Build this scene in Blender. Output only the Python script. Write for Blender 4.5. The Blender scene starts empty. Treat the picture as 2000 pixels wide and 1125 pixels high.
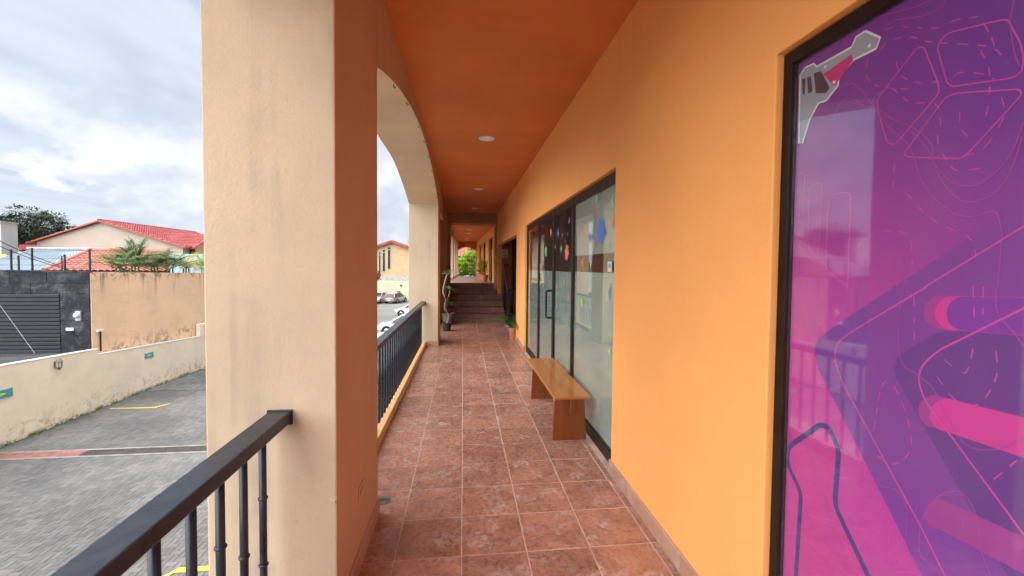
import bpy, bmesh, math, random
from mathutils import Vector, Matrix, noise as mn
R = math.radians
rnd = random.Random(7)
scene = bpy.context.scene
COL = scene.collection

# ------------------------------------------------------------------ camera
CAM_F, CAM_YAW, CAM_PITCH, CAM_ROLL, CAM_PPY = 820.37, .116265, .032895, .0089858, 548.0
CAM_POS = Vector((0, 0, 1.75))
def cam_basis():
    cy, sy, cp, sp = math.cos(CAM_YAW), math.sin(CAM_YAW), math.cos(CAM_PITCH), math.sin(CAM_PITCH)
    r = Vector((cy, -sy, 0)); f = Vector((sy*cp, cy*cp, -sp)); u = r.cross(f)
    cr, sr = math.cos(CAM_ROLL), math.sin(CAM_ROLL)
    return cr*r+sr*u, -sr*r+cr*u, f
CR, CU, CF = cam_basis()
cd = bpy.data.cameras.new('camera'); cam = bpy.data.objects.new('camera', cd); COL.objects.link(cam)
cd.sensor_fit = 'HORIZONTAL'; cd.sensor_width = 36; cd.lens = 36*CAM_F/2000
cd.shift_y = (CAM_PPY-562.5)/2000; cd.clip_start = .05; cd.clip_end = 6000
m = Matrix((CR, CU, -CF)).transposed().to_4x4(); m.translation = CAM_POS; cam.matrix_world = m
scene.camera = cam

# ------------------------------------------------------------------ light
SUN_DIR = Vector((-.42, -.34, .80)).normalized()       # towards the sun
SKY_STRENGTH = .05
EXPOSURE = 2.74
world = bpy.data.worlds.new('World'); scene.world = world; world.use_nodes = True
def build_world():
    nt = world.node_tree; N = nt.nodes; L = nt.links; N.clear()
    out = N.new('ShaderNodeOutputWorld'); bg = N.new('ShaderNodeBackground'); bg.inputs[1].default_value = SKY_STRENGTH
    L.new(bg.outputs[0], out.inputs[0])
    sky = N.new('ShaderNodeTexSky'); sky.sky_type = 'NISHITA'; sky.sun_disc = False
    sky.sun_elevation = math.asin(SUN_DIR.z); sky.sun_rotation = math.atan2(SUN_DIR.x, SUN_DIR.y)
    sky.altitude = 1100; sky.air_density = 1.0; sky.dust_density = 1.2
    tc = N.new('ShaderNodeTexCoord')
    sep = N.new('ShaderNodeSeparateXYZ'); L.new(tc.outputs['Generated'], sep.inputs[0])
    def math_(op, a, b=None, clamp=False):
        n = N.new('ShaderNodeMath'); n.operation = op; n.use_clamp = clamp
        for i, v in enumerate((a, b)):
            if v is None: continue
            if isinstance(v, (int, float)): n.inputs[i].default_value = v
            else: L.new(v, n.inputs[i])
        return n.outputs[0]
    def mapr(v, a, b, c, d, t='SMOOTHSTEP'):
        n = N.new('ShaderNodeMapRange'); n.interpolation_type = t
        L.new(v, n.inputs[0])
        for i, x in enumerate((a, b, c, d)): n.inputs[i+1].default_value = x
        return n.outputs[0]
    zc = math_('MAXIMUM', sep.outputs[2], 0.0)
    den = math_('ADD', zc, .22)
    comb = N.new('ShaderNodeCombineXYZ')
    L.new(math_('DIVIDE', sep.outputs[0], den), comb.inputs[0]); L.new(math_('DIVIDE', sep.outputs[1], den), comb.inputs[1])
    def noise(vec, scale, detail, rough, w=0, dist=0, off=(0,0,0), sc=(1,1,1)):
        mp = N.new('ShaderNodeMapping'); L.new(vec, mp.inputs[0]); mp.inputs['Location'].default_value = off; mp.inputs['Scale'].default_value = sc
        n = N.new('ShaderNodeTexNoise'); n.inputs['Scale'].default_value = scale; n.inputs['Detail'].default_value = detail
        n.inputs['Roughness'].default_value = rough; n.inputs['Distortion'].default_value = dist
        L.new(mp.outputs[0], n.inputs[0]); return n.outputs[0]
    # high veil of stratus
    v1 = noise(comb.outputs[0], .75, 4, .55, dist=.5, off=(3.1, 1.7, 0), sc=(1, .55, 1))
    veil = mapr(v1, .22, .48, 0, 1)
    vs = noise(comb.outputs[0], 1.5, 4, .6, dist=.9, off=(8.3, 4.4, 2), sc=(.8, .45, 1))
    # heaped clouds lower down
    c1 = noise(tc.outputs['Generated'], 3.1, 6, .58, off=(1.35, .4, .9), sc=(1, 1, 1.7))
    c2 = noise(tc.outputs['Generated'], 3.1, 6, .58, off=(1.35, .4, .9-.10), sc=(1, 1, 1.7))
    heap = mapr(c1, .44, .485, 0, 1)
    low = mapr(sep.outputs[2], .20, .36, 1, 0)
    heap = math_('MULTIPLY', heap, low)
    relief = mapr(math_('SUBTRACT', c1, c2), -.10, .14, 0, 1)
    def mix(f, a, b):
        n = N.new('ShaderNodeMix'); n.data_type = 'RGBA'; n.clamp_factor = True
        if isinstance(f, (int, float)): n.inputs[0].default_value = f
        else: L.new(f, n.inputs[0])
        for i, v in ((6, a), (7, b)):
            if isinstance(v, tuple): n.inputs[i].default_value = v+(1,)
            else: L.new(v, n.inputs[i])
        return n.outputs[2]
    veilcol = mix(mapr(vs, .36, .62, 0, 1), (1.62, 1.88, 2.27), (2.46, 2.66, 2.94))
    heapcol = mix(relief, (2.05, 2.3, 2.65), (3.2, 3.27, 3.38))
    haze = mix(mapr(sep.outputs[2], 0, .30, 1, 0), sky.outputs[0], (1.5, 2.06, 2.72))
    c = mix(math_('MULTIPLY', veil, .92), haze, veilcol)
    c = mix(math_('MULTIPLY', heap, .85), c, heapcol)
    L.new(c, bg.inputs[0])
build_world()
sd = bpy.data.lights.new('sun', 'SUN'); sun = bpy.data.objects.new('sun', sd); COL.objects.link(sun)
sd.energy = 1.5; sd.angle = R(110); sd.color = (1, .965, .91)
sun.rotation_euler = SUN_DIR.to_track_quat('Z', 'Y').to_euler(); sun.location = (0, 0, 30)
vs_ = scene.view_settings
vs_.view_transform = 'Standard'; vs_.look = 'None'; vs_.gamma = 1; vs_.exposure = EXPOSURE; vs_.use_curve_mapping = False
scene.cycles.use_denoising = True
scene.cycles.max_bounces = 8; scene.cycles.diffuse_bounces = 4; scene.cycles.use_adaptive_sampling = True; scene.cycles.adaptive_threshold = .03; scene.cycles.transparent_max_bounces = 24
scene.cycles.sample_clamp_indirect = 6

# ------------------------------------------------------------------ helpers
def ray(x, y): return (x-1000)/CAM_F*CR-(y-CAM_PPY)/CAM_F*CU+CF
def at(x, y, ax, v):
    d = ray(x, y); return CAM_POS+d*((v-CAM_POS[ax])/d[ax])
def lin(c):
    return tuple((v/12.92 if v <= .04045 else ((v+.055)/1.055)**2.4) for v in (q/255 for q in c))
class MB:
    def __init__(s): s.v = []; s.f = []; s.m = []; s.cur = 0
    def add(s, vs, fs):
        o = len(s.v); s.v += [tuple(p) for p in vs]
        for f in fs: s.f.append(tuple(i+o for i in f)); s.m.append(s.cur)
        return s
    def box(s, x0, x1, y0, y1, z0, z1):
        x0, x1 = sorted((x0, x1)); y0, y1 = sorted((y0, y1)); z0, z1 = sorted((z0, z1))
        return s.add([(x0,y0,z0),(x1,y0,z0),(x1,y1,z0),(x0,y1,z0),(x0,y0,z1),(x1,y0,z1),(x1,y1,z1),(x0,y1,z1)],
                     [(0,3,2,1),(4,5,6,7),(0,1,5,4),(1,2,6,5),(2,3,7,6),(3,0,4,7)])
    def quad(s, *p): return s.add(p, [tuple(range(len(p)))])
    def tube(s, path, rad, n=8, caps=True):
        path = [Vector(p) for p in path]; k = len(path)
        rads = rad if isinstance(rad, (list, tuple)) else [rad]*k
        vs = []; prev = None
        for i, p in enumerate(path):
            d = (path[min(i+1, k-1)]-path[max(i-1, 0)]).normalized()
            a = prev if prev is not None else (Vector((0,0,1)) if abs(d.z) < .9 else Vector((1,0,0)))
            a = (a-d*a.dot(d))
            a = a.normalized() if a.length > 1e-6 else d.orthogonal().normalized()
            prev = a; b = d.cross(a)
            vs += [p+(a*math.cos(t)+b*math.sin(t))*rads[i] for t in (2*math.pi*j/n for j in range(n))]
        fs = [(i*n+j, i*n+(j+1) % n, (i+1)*n+(j+1) % n, (i+1)*n+j) for i in range(k-1) for j in range(n)]
        if caps: fs += [tuple(reversed(range(n))), tuple(range((k-1)*n, k*n))]
        return s.add(vs, fs)
    def lathe(s, c, prof, n=20, ax='z'):
        vs = []
        for r, h in prof:
            for j in range(n):
                t = 2*math.pi*j/n; a, b = r*math.cos(t), r*math.sin(t)
                vs.append({'z': (c[0]+a, c[1]+b, c[2]+h), 'y': (c[0]+a, c[1]+h, c[2]+b), 'x': (c[0]+h, c[1]+a, c[2]+b)}[ax])
        k = len(prof)
        fs = [(i*n+j, i*n+(j+1) % n, (i+1)*n+(j+1) % n, (i+1)*n+j) for i in range(k-1) for j in range(n)]
        fs += [tuple(reversed(range(n))), tuple(range((k-1)*n, k*n))]
        return s.add(vs, fs)
    def prism_x(s, poly, x0, x1):      # poly in (y, z)
        n = len(poly)
        return s.add([(x0, a, b) for a, b in poly]+[(x1, a, b) for a, b in poly],
                     [tuple(range(n)), tuple(reversed(range(n, 2*n)))]+[(i, i+n, (i+1) % n+n, (i+1) % n) for i in range(n)])
    def prism_y(s, poly, y0, y1):      # poly in (x, z)
        n = len(poly)
        return s.add([(a, y0, b) for a, b in poly]+[(a, y1, b) for a, b in poly],
                     [tuple(range(n)), tuple(reversed(range(n, 2*n)))]+[(i, i+n, (i+1) % n+n, (i+1) % n) for i in range(n)])
    def mesh(s, name, mats=(), smooth=False, fix=True):
        me = bpy.data.meshes.new(name); me.from_pydata(s.v, [], s.f)
        for q in (mats if isinstance(mats, (list, tuple)) else [mats]): me.materials.append(q)
        if any(s.m): me.polygons.foreach_set('material_index', s.m)
        if fix:
            bm = bmesh.new(); bm.from_mesh(me); bmesh.ops.recalc_face_normals(bm, faces=bm.faces); bm.to_mesh(me); bm.free()
        if smooth: me.polygons.foreach_set('use_smooth', [True]*len(me.polygons))
        me.update(); return me
    def build(s, name, mats, parent=None, smooth=False, bevel=0, fix=True, auto=None):
        me = s.mesh(name, mats, smooth, fix)
        o = bpy.data.objects.new(name, me); COL.objects.link(o)
        if parent is not None: o.parent = parent
        if bevel:
            b = o.modifiers.new('b', 'BEVEL'); b.width = bevel; b.segments = 2; b.limit_method = 'ANGLE'; b.angle_limit = R(40)
        if auto is not None and smooth:
            me.set_sharp_from_angle(angle=R(auto))
        return o
def inst(name, me, loc, parent=None, rz=0, rot=None, sc=None):
    o = bpy.data.objects.new(name, me); COL.objects.link(o); o.location = loc
    o.rotation_euler = rot if rot else (0, 0, rz)
    if sc: o.scale = sc
    if parent is not None: o.parent = parent
    return o
def empty(name, loc=(0,0,0), rz=0):
    o = bpy.data.objects.new(name, None); COL.objects.link(o); o.location = loc; o.rotation_euler = (0,0,rz); return o
def tag(o, label=None, cat=None, group=None, kind=None):
    if label: o['label'] = label
    if cat: o['category'] = cat
    if group: o['group'] = group
    if kind: o['kind'] = kind
    return o
def copy_tree(o, parent=None):
    c = o.copy(); COL.objects.link(c); c.parent = parent
    for ch in [x for x in bpy.data.objects if x.parent == o]: copy_tree(ch, c)
    return c

# ------------------------------------------------------------------ materials
class NT:
    def __init__(s, name):
        s.mat = bpy.data.materials.new(name); s.mat.use_nodes = True; s.t = s.mat.node_tree; s.N = s.t.nodes; s.L = s.t.links
        s.b = s.N['Principled BSDF']; s.out = s.N['Material Output']; s._tc = None
    def put(s, sock, v):
        if v is None: return
        if hasattr(v, 'links') or hasattr(v, 'is_linked'): s.L.new(v, sock)
        elif isinstance(v, tuple) and len(v) == 3 and sock.type == 'RGBA': sock.default_value = v+(1,)
        else: sock.default_value = v
    def coord(s, kind='Object'):
        if s._tc is None: s._tc = s.N.new('ShaderNodeTexCoord')
        return s._tc.outputs[kind]
    def mapping(s, vec, sc=(1,1,1), loc=(0,0,0), rot=(0,0,0)):
        n = s.N.new('ShaderNodeMapping'); s.L.new(vec, n.inputs[0]); n.inputs['Scale'].default_value = sc
        s.put(n.inputs['Location'], loc); n.inputs['Rotation'].default_value = rot; return n.outputs[0]
    def noise(s, scale, detail=4, rough=.55, vec=None, dist=0):
        n = s.N.new('ShaderNodeTexNoise'); s.L.new(vec if vec is not None else s.coord(), n.inputs[0])
        n.inputs['Scale'].default_value = scale; n.inputs['Detail'].default_value = detail; n.inputs['Roughness'].default_value = rough
        n.inputs['Distortion'].default_value = dist; return n.outputs[0]
    def ramp(s, v, a, b, c=0., d=1., t='SMOOTHSTEP'):
        n = s.N.new('ShaderNodeMapRange'); n.interpolation_type = t; s.L.new(v, n.inputs[0])
        for i, x in enumerate((a, b, c, d)): n.inputs[i+1].default_value = x
        return n.outputs[0]
    def mix(s, f, a, b, mode='MIX'):
        n = s.N.new('ShaderNodeMix'); n.data_type = 'RGBA'; n.blend_type = mode; n.clamp_factor = True
        s.put(n.inputs[0], f); s.put(n.inputs[6], a); s.put(n.inputs[7], b); return n.outputs[2]
    def math(s, op, a, b=None, clamp=False):
        n = s.N.new('ShaderNodeMath'); n.operation = op; n.use_clamp = clamp; s.put(n.inputs[0], a)
        if b is not None: s.put(n.inputs[1], b)
        return n.outputs[0]
    def bump(s, h, strength=.3, dist=.01, prev=None):
        n = s.N.new('ShaderNodeBump'); n.inputs['Strength'].default_value = strength; n.inputs['Distance'].default_value = dist
        s.L.new(h, n.inputs['Height'])
        if prev is not None: s.L.new(prev, n.inputs['Normal'])
        return n.outputs[0]
    def sep(s, vec):
        n = s.N.new('ShaderNodeSeparateXYZ'); s.L.new(vec, n.inputs[0]); return n.outputs
    def done(s, col, rough=.7, spec=.4, metal=0, nrm=None, coat=0, coat_rough=.05):
        b = s.b; s.put(b.inputs['Base Color'], col); s.put(b.inputs['Roughness'], rough); s.put(b.inputs['Metallic'], metal)
        b.inputs['Specular IOR Level'].default_value = spec
        if nrm is not None: s.L.new(nrm, b.inputs['Normal'])
        if coat: b.inputs['Coat Weight'].default_value = coat; b.inputs['Coat Roughness'].default_value = coat_rough
        return s.mat
def plain(name, col, rough=.6, var=.12, scale=6, spec=.4, metal=0, bump=0, bscale=60, bdist=.004, coat=0, rvar=.08):
    n = NT(name); f = n.noise(scale, 5); dark = tuple(c*(1-var) for c in col); light = tuple(min(1, c*(1+var)) for c in col)
    c = n.mix(n.ramp(f, .3, .7), dark, light)
    nr = n.bump(n.noise(bscale, 4), bump, bdist) if bump else None
    return n.done(c, n.ramp(f, .3, .7, rough-rvar, min(1, rough+rvar)), spec, metal, nr, coat)
def stucco(name, col, streak=None, streak_amt=.5, var=.07, fine=.35, grime=None, patch=False):
    n = NT(name); v = n.coord()
    f = n.noise(1.1, 5, .6); g = n.noise(55, 3, .6)
    c = n.mix(n.ramp(f, .3, .7), tuple(x*(1-var) for x in col), tuple(min(1, x*(1+var)) for x in col))
    c = n.mix(n.ramp(g, .35, .7, 0, .10), c, tuple(x*.75 for x in col))
    if streak:
        st = n.noise(1, 5, .62, n.mapping(v, (7, 7, .35)))
        sp = n.noise(2.2, 4, .6, n.mapping(v, (1, 1, 1), (5, 2, 8)))
        k = n.math('MULTIPLY', n.ramp(st, .50, .74), n.ramp(sp, .35, .65))
        c = n.mix(n.math('MULTIPLY', k, streak_amt), c, streak)
    if grime:
        gm = n.ramp(n.noise(14, 4, .7), .66, .76); gm = n.math('MULTIPLY', gm, n.ramp(n.noise(1.3, 3), .52, .66))
        c = n.mix(n.math('MULTIPLY', gm, .6), c, grime)
    if patch:
        o = n.sep(v); low = n.ramp(o[2], .05, .75, 1, 0)
        sc = n.math('MULTIPLY', n.ramp(n.noise(11, 7, .75, None, .6), .56, .70), low); c = n.mix(n.math('MULTIPLY', sc, .40), c, tuple(x*.55 for x in col))
        fl2 = n.ramp(n.noise(4.5, 2, .5, n.mapping(v, (1, 1, 1), (9, 1, 4))),   .66, .69, 0, .18); c = n.mix(fl2, c, tuple(min(1, x*1.12+.02) for x in col))
        ck = n.noise(2.6, 8, .6, None, 1.5); ck = n.math('SUBTRACT', ck, .5); ck = n.math('ABSOLUTE', ck)
        c = n.mix(n.math('MULTIPLY', n.ramp(ck, .0, .003, 1, 0), n.ramp(n.noise(.8, 2), .55, .7, 0, .35)), c, tuple(x*.5 for x in col))
    md = n.ramp(n.noise(2.3, 4, .6), .3, .7, .35, 1.0)
    nr = n.bump(n.math('MULTIPLY', n.noise(62, 4, .6), md), fine, .006); nr = n.bump(n.noise(190, 2, .5), fine*.6, .003, nr); nr = n.bump(n.noise(5, 4, .6), fine*.5, .02, nr)
    return n.done(c, .88, .25, 0, nr)
M = {}
M['orange'] = stucco('orange_stucco', (.92, .425, .138), streak=(.80, .335, .10), streak_amt=.22, fine=.10, var=.035, patch=True)
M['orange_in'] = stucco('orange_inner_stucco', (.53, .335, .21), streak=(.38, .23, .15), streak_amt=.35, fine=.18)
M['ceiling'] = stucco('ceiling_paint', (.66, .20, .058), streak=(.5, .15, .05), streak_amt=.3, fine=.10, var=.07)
M['cream'] = stucco('cream_stucco', (.575, .462, .335), streak=(.36, .29, .24), streak_amt=.75, fine=.40, grime=(.42, .30, .2))
M['cream_arch_lit'] = stucco('cream_arch_lit_stucco', (.80, .62, .42), streak=(.6, .45, .32), streak_amt=.4, fine=.35)  # pier cream again, with bounce light on the arch underside put into the colour
M['facade'] = stucco('facade_stucco', (.74, .40, .15), fine=.3)
M['curb'] = stucco('curb_stucco', (.72, .42, .20), streak=(.35, .2, .12), streak_amt=.4, fine=.4)
M['concrete'] = plain('concrete', (.40, .39, .38), .85, .2, 3, .2, bump=.3)
M['white_paint'] = plain('white_paint', (.80, .79, .76), .45, .04, 4)
M['black_metal'] = plain('black_metal', (.015, .021, .036), .34, .25, 14, .4, bump=.08, bscale=90, bdist=.002)
M['bronze'] = plain('bronze_frame', (.018, .010, .008), .42, .2, 10, .22)
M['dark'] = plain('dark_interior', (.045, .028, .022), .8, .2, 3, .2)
M['dark_red'] = plain('stairwell_paint', (.36, .12, .05), .8, .1, 3, .2)
M['steel'] = plain('steel', (.55, .55, .54), .3, .1, 20, .5, metal=1)
M['rubber'] = plain('rubber', (.02, .02, .02), .8, .2, 20, .3)
M['terracotta'] = plain('terracotta', (.50, .20, .11), .75, .15, 9, .25, bump=.15)
M['soil'] = plain('soil', (.05, .035, .025), .95, .3, 30, .1, bump=.6, bscale=40, bdist=.02)
M['plastic_white'] = plain('plastic_white', (.75, .74, .70), .4, .04, 6)
def worn_yellow():
    n = NT('yellow_paint'); a = n.noise(14, 6, .75); b = n.noise(2.5, 4)
    k = n.ramp(n.math('ADD', n.math('MULTIPLY', a, .7), n.math('MULTIPLY', b, .3)), .50, .60)
    return n.done(n.mix(n.math('MULTIPLY', k, .8), (.70, .50, .06), (.26, .24, .18)), .8, .3)
M['yellow'] = worn_yellow()
M['gutter'] = plain('roof_trim', (.42, .10, .08), .6, .1, 3)

def tile_mat(name, c1, c2, c3, blotch, rough=.28):
    n = NT(name); oi = n.N.new('ShaderNodeObjectInfo')
    vm = n.N.new('ShaderNodeVectorMath'); vm.operation = 'MULTIPLY_ADD'
    cx = n.N.new('ShaderNodeCombineXYZ')
    for i in range(3): n.L.new(oi.outputs['Random'], cx.inputs[i])
    n.L.new(cx.outputs[0], vm.inputs[0]); vm.inputs[1].default_value = (37, 53, 19); n.L.new(n.coord(), vm.inputs[2])
    v = vm.outputs[0]
    a = n.noise(7, 6, .68, v, .3); b = n.noise(30, 6, .75, v, .4); d = n.noise(5.5, 8, .75, v, .5)
    c = n.mix(n.ramp(a, .33, .66), c1, c2); c = n.mix(n.ramp(b, .45, .75, 0, .75), c, c3)
    c = n.mix(n.ramp(b, .28, .42, .32, 0), c, tuple(x*.6 for x in c1))
    k = n.math('MULTIPLY', n.ramp(d, .50, .66), n.ramp(b, .40, .56, .15, 1)); k = n.math('MULTIPLY', k, n.ramp(n.math('FRACT', n.math('MULTIPLY', oi.outputs['Random'], 7.31)), 0, 1, .55, 1.3, 'LINEAR'))
    c = n.mix(n.math('MULTIPLY', k, .75), c, blotch)
    c = n.mix(1, c, n.mix(oi.outputs['Random'], (.86, .84, .83), (1.12, 1.11, 1.11)), 'MULTIPLY')
    nr = n.bump(a, .10, .004); nr = n.bump(b, .10, .002, nr)
    return n.done(c, n.ramp(b, .3, .7, rough-.08, rough+.12), .6, 0, nr)
M['tile'] = tile_mat('floor_tile', (.27, .130, .092), (.43, .218, .155), (.48, .255, .205), (.56, .48, .475))
M['base_tile'] = tile_mat('base_tile', (.40, .22, .15), (.46, .29, .22), (.42, .22, .19), (.50, .42, .40), .45)
M['step_tile'] = tile_mat('step_tile', (.19, .085, .05), (.28, .135, .085), (.29, .14, .10), (.34, .27, .24), .4)
M['grout'] = plain('grout', (.60, .43, .36), .9, .15, 8, .1)

def glass_mat(name, ior=1.6, rough=.01, tint=(1, 1, 1), dust=.025):
    n = NT(name); n.N.remove(n.b)
    tr = n.N.new('ShaderNodeBsdfTransparent'); tr.inputs[0].default_value = tint+(1,)
    gl = n.N.new('ShaderNodeBsdfGlossy'); gl.inputs['Roughness'].default_value = rough
    lw = n.N.new('ShaderNodeLayerWeight'); lw.inputs[0].default_value = .5
    f0 = ((ior-1)/(ior+1))**2
    fac = n.math('ADD', n.math('MULTIPLY', n.math('POWER', lw.outputs['Facing'], 4.0), 1-f0), f0, True)
    w = n.noise(1.7, 2, .5); nr = n.bump(w, .02, .01); n.L.new(nr, gl.inputs['Normal'])
    df = n.N.new('ShaderNodeBsdfDiffuse'); df.inputs[0].default_value = (.72, .72, .74, 1)
    dm = n.N.new('ShaderNodeMixShader'); n.L.new(n.ramp(n.noise(3, 6, .7, n.mapping(n.coord(), (1, 1, .45))), .3, .8, dust*.5, dust*1.7), dm.inputs[0]); n.L.new(tr.outputs[0], dm.inputs[1]); n.L.new(df.outputs[0], dm.inputs[2])
    mx = n.N.new('ShaderNodeMixShader'); n.L.new(fac, mx.inputs[0]); n.L.new(dm.outputs[0], mx.inputs[1]); n.L.new(gl.outputs[0], mx.inputs[2])
    n.L.new(mx.outputs[0], n.out.inputs[0]); return n.mat
M['glass'] = glass_mat('clear_glass', 1.85, .004, (.94, .97, .96))
M['glass_print'] = glass_mat('print_glass', 1.78, .035, (1, 1, 1), .018)
M['car_glass'] = plain('car_glass', (.015, .018, .02), .06, .1, 3, .7)
M['window_dark'] = plain('window_dark', (.03, .03, .035), .12, .2, 2, .6)
def film_mat():
    n = NT('frosted_film'); f = n.noise(2.2, 4)
    return n.done(n.mix(n.ramp(f, .3, .7), (.47, .60, .55), (.56, .69, .64)), .45, .4)
M['film'] = film_mat()

def wood_mat(name, sc_, c1_, c2_):
    n = NT(name); v = n.mapping(n.coord(), sc_)
    a = n.noise(1.3, 4, .5, v, .35); b = n.noise(6, 3, .5, v, .2)
    c = n.mix(n.ramp(a, .3, .7), c1_, c2_); c = n.mix(n.ramp(b, .45, .8, 0, .3), c, (.24, .08, .02))
    return n.done(c, n.ramp(b, .3, .7, .14, .24), .6, 0, n.bump(b, .03, .001))
M['wood'] = wood_mat('varnished_wood', (11, .8, 11), (.40, .140, .030), (.50, .195, .046)); M['wood_leg'] = wood_mat('varnished_leg', (11, 11, .8), (.18, .048, .012), (.26, .074, .020))

# ------------------------------------------------------------------ the long building
X_WALL = 1.26; Z_CEIL = 3.70; LOT = -3.45
def xin(y): return -.59+.0074*(y-2.5)                 # inner face of the arcade
X_OUT = -1.17
COLS = [(-5.2, -4.28), (2.055, 2.99), (9.30, 10.10)]
bld = tag(empty('arcade_building', (0, 0, 0)), 'orange arcade building with cream piers and tiled walkway', 'building')

mb = MB(); zt = 4.3
prof = [(-5.6, -.3), (-.86, -.3), (-.86, 2.62), (1.60, 2.62), (1.60, -.3), (3.41, -.3), (3.41, 2.59), (8.56, 2.59), (8.56, -.3), (9.93, -.3), (9.93, 2.53), (15.45, 2.53), (15.45, -.3), (15.95, -.3), (15.95, zt), (-5.6, zt)]
mb.prism_x(prof, X_WALL, X_WALL+.15)
mb.build('wall', M['orange'], bld, bevel=.006)
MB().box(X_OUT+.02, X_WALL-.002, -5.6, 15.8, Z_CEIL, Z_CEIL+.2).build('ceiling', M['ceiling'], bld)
MB().box(X_OUT-.5, 6, -5.9, 27, zt+.002, zt+.25).build('roof_slab', M['facade'], bld)

SPR = 3.10; ARCH_RISE = .48
def arch_poly(y0, y1, rise, n=26):
    ym = (y0+y1)/2; h = (y1-y0)/2; Rr = (h*h+rise*rise)/(2*rise)
    pts = [(y0, SPR)]
    for i in range(1, n):
        y = y0+(y1-y0)*i/n; pts.append((y, SPR+math.sqrt(Rr*Rr-(y-ym)**2)-(Rr-rise)))
    pts.append((y1, SPR)); return pts
def arch(y0, y1, rise):
    pts = arch_poly(y0, y1, rise); b = MB(); n = len(pts)
    for k, (y, z) in enumerate(pts): pass
    vs = []
    for y, z in pts: vs += [(xin(y), y, z), (X_OUT, y, z), (xin(y), y, zt), (X_OUT, y, zt)]
    b.add(vs, [])
    for i in range(n-1):
        a = 4*i; c = a+4
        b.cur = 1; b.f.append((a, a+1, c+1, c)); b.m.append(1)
        b.f.append((a, c, c+2, a+2)); b.m.append(0)
        b.f.append((a+1, a+3, c+3, c+1)); b.m.append(0)
        b.f.append((a+2, c+2, c+3, a+3)); b.m.append(0)
    return b.build('arch', [M['orange_in'], M['cream_arch_lit']], bld)
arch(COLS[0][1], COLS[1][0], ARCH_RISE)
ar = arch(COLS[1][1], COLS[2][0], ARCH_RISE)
for y in (3.75, 4.55, 5.6, 6.3, 7.0, 7.7, 8.4, 8.95):
    ym, h = (2.99+9.3)/2, (9.3-2.99)/2; Rr = (h*h+ARCH_RISE**2)/(2*ARCH_RISE)
    z = SPR+math.sqrt(Rr*Rr-(y-ym)**2)-(Rr-ARCH_RISE); x = xin(y)-.02
    MB().tube([(x, y, z+.01), (x, y, z-.02), (x+.012, y, z-.035), (x+.02, y, z-.02)], .004, 6).build('hook', M['black_metal'], ar)
def column(y0, y1):
    b = MB(); xa, xb = xin(y0), xin(y1)
    z0, z1 = LOT-.1, zt
    V = [(X_OUT, y0), (xa, y0), (xb, y1), (X_OUT, y1)]
    # opening-facing sides stop at the springing; above it the pier is part of the painted frieze
    vs = [(x, y, z) for z in (z0, SPR, z1) for x, y in V]
    b.add(vs, [])
    def F(f, mi): b.f.append(f); b.m.append(mi)
    for k in (0, 4):
        F((k, k+1, k+5, k+4), 1); F((k+2, k+3, k+7, k+6), 1); F((k+1, k+2, k+6, k+5), 0); F((k+3, k, k+4, k+7), 0)
    F((8, 9, 10, 11), 0); F((3, 2, 1, 0), 0)
    o = b.build('column', [M['orange_in'], M['cream']], bld, bevel=.008)
    return o
cols = [column(*c) for c in COLS]
# base tiles round the piers and along the wall
def base_run(parent, p0, p1, nrm, h=.11, t=.014, step=.3984, name='baseboard'):
    p0, p1, nrm = Vector(p0), Vector(p1), Vector(nrm); d = p1-p0; Ln = d.length; d.normalize()
    root = None; s = 0; k = 0
    while s < Ln-1e-3:
        e = min(s+step, Ln); a = p0+d*(s+.0015); c = p0+d*(e-.0015)
        jit = rnd.uniform(-.0012, .0012)
        vs = []
        for q in (a, c):
            for w, z in ((0, 0), (t+jit, 0), (t+jit, h-.006), (t+jit-.006, h), (0, h)):
                vs.append(q+nrm*w+Vector((0, 0, z+.001)))
        o = MB().add(vs, [(0,1,2,3,4), (9,8,7,6,5)]+[(i, i+5, (i+1) % 5+5, (i+1) % 5) for i in range(5)]).build('base_tile', M['base_tile'], parent)
        s = e; k += 1
bb = MB().box(X_WALL-.004, X_WALL, -.86, -.87, 0, .1).build('baseboard', M['grout'], bld)
base_run(bb, (X_WALL, 3.425, 0), (X_WALL, 1.585, 0), (-1, 0, 0))
base_run(bb, (X_WALL, 9.945, 0), (X_WALL, 8.545, 0), (-1, 0, 0))
for (y0, y1), o in zip(COLS[1:], cols[1:]):
    base_run(o, (xin(y0), y0-.012, 0), (xin(y1), y1+.012, 0), (1, 0, 0))
    base_run(o, (-.80, y1, 0), (xin(y1)+.012, y1, 0), (0, 1, 0)); base_run(o, (-.80, y0, 0), (xin(y0)+.012, y0, 0), (0, -1, 0))
for z in (.62, .20): MB().lathe((-.605, 2.055, z), [(.007, 0), (.006, -.008)], 8, 'y').build('bolt', M['cream'], cols[1])
# kerb below the railings, ledge, facade below the walkway
for y0, y1 in ((-4.28, 2.055), (2.99, 9.30)):
    c = MB().box(-.865, -.80, y0+.001, y1-.001, -.2, .095).build('curb', M['curb'], bld, bevel=.006)
    MB().box(X_OUT, -.866, y0+.001, y1-.001, -.2, .05).build('ledge', M['concrete'], bld, bevel=.005)
MB().box(X_OUT+.01, X_WALL+.1, -5.6, 30, LOT-.1, -.21).build('lower_storey', M['facade'], bld)
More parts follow.
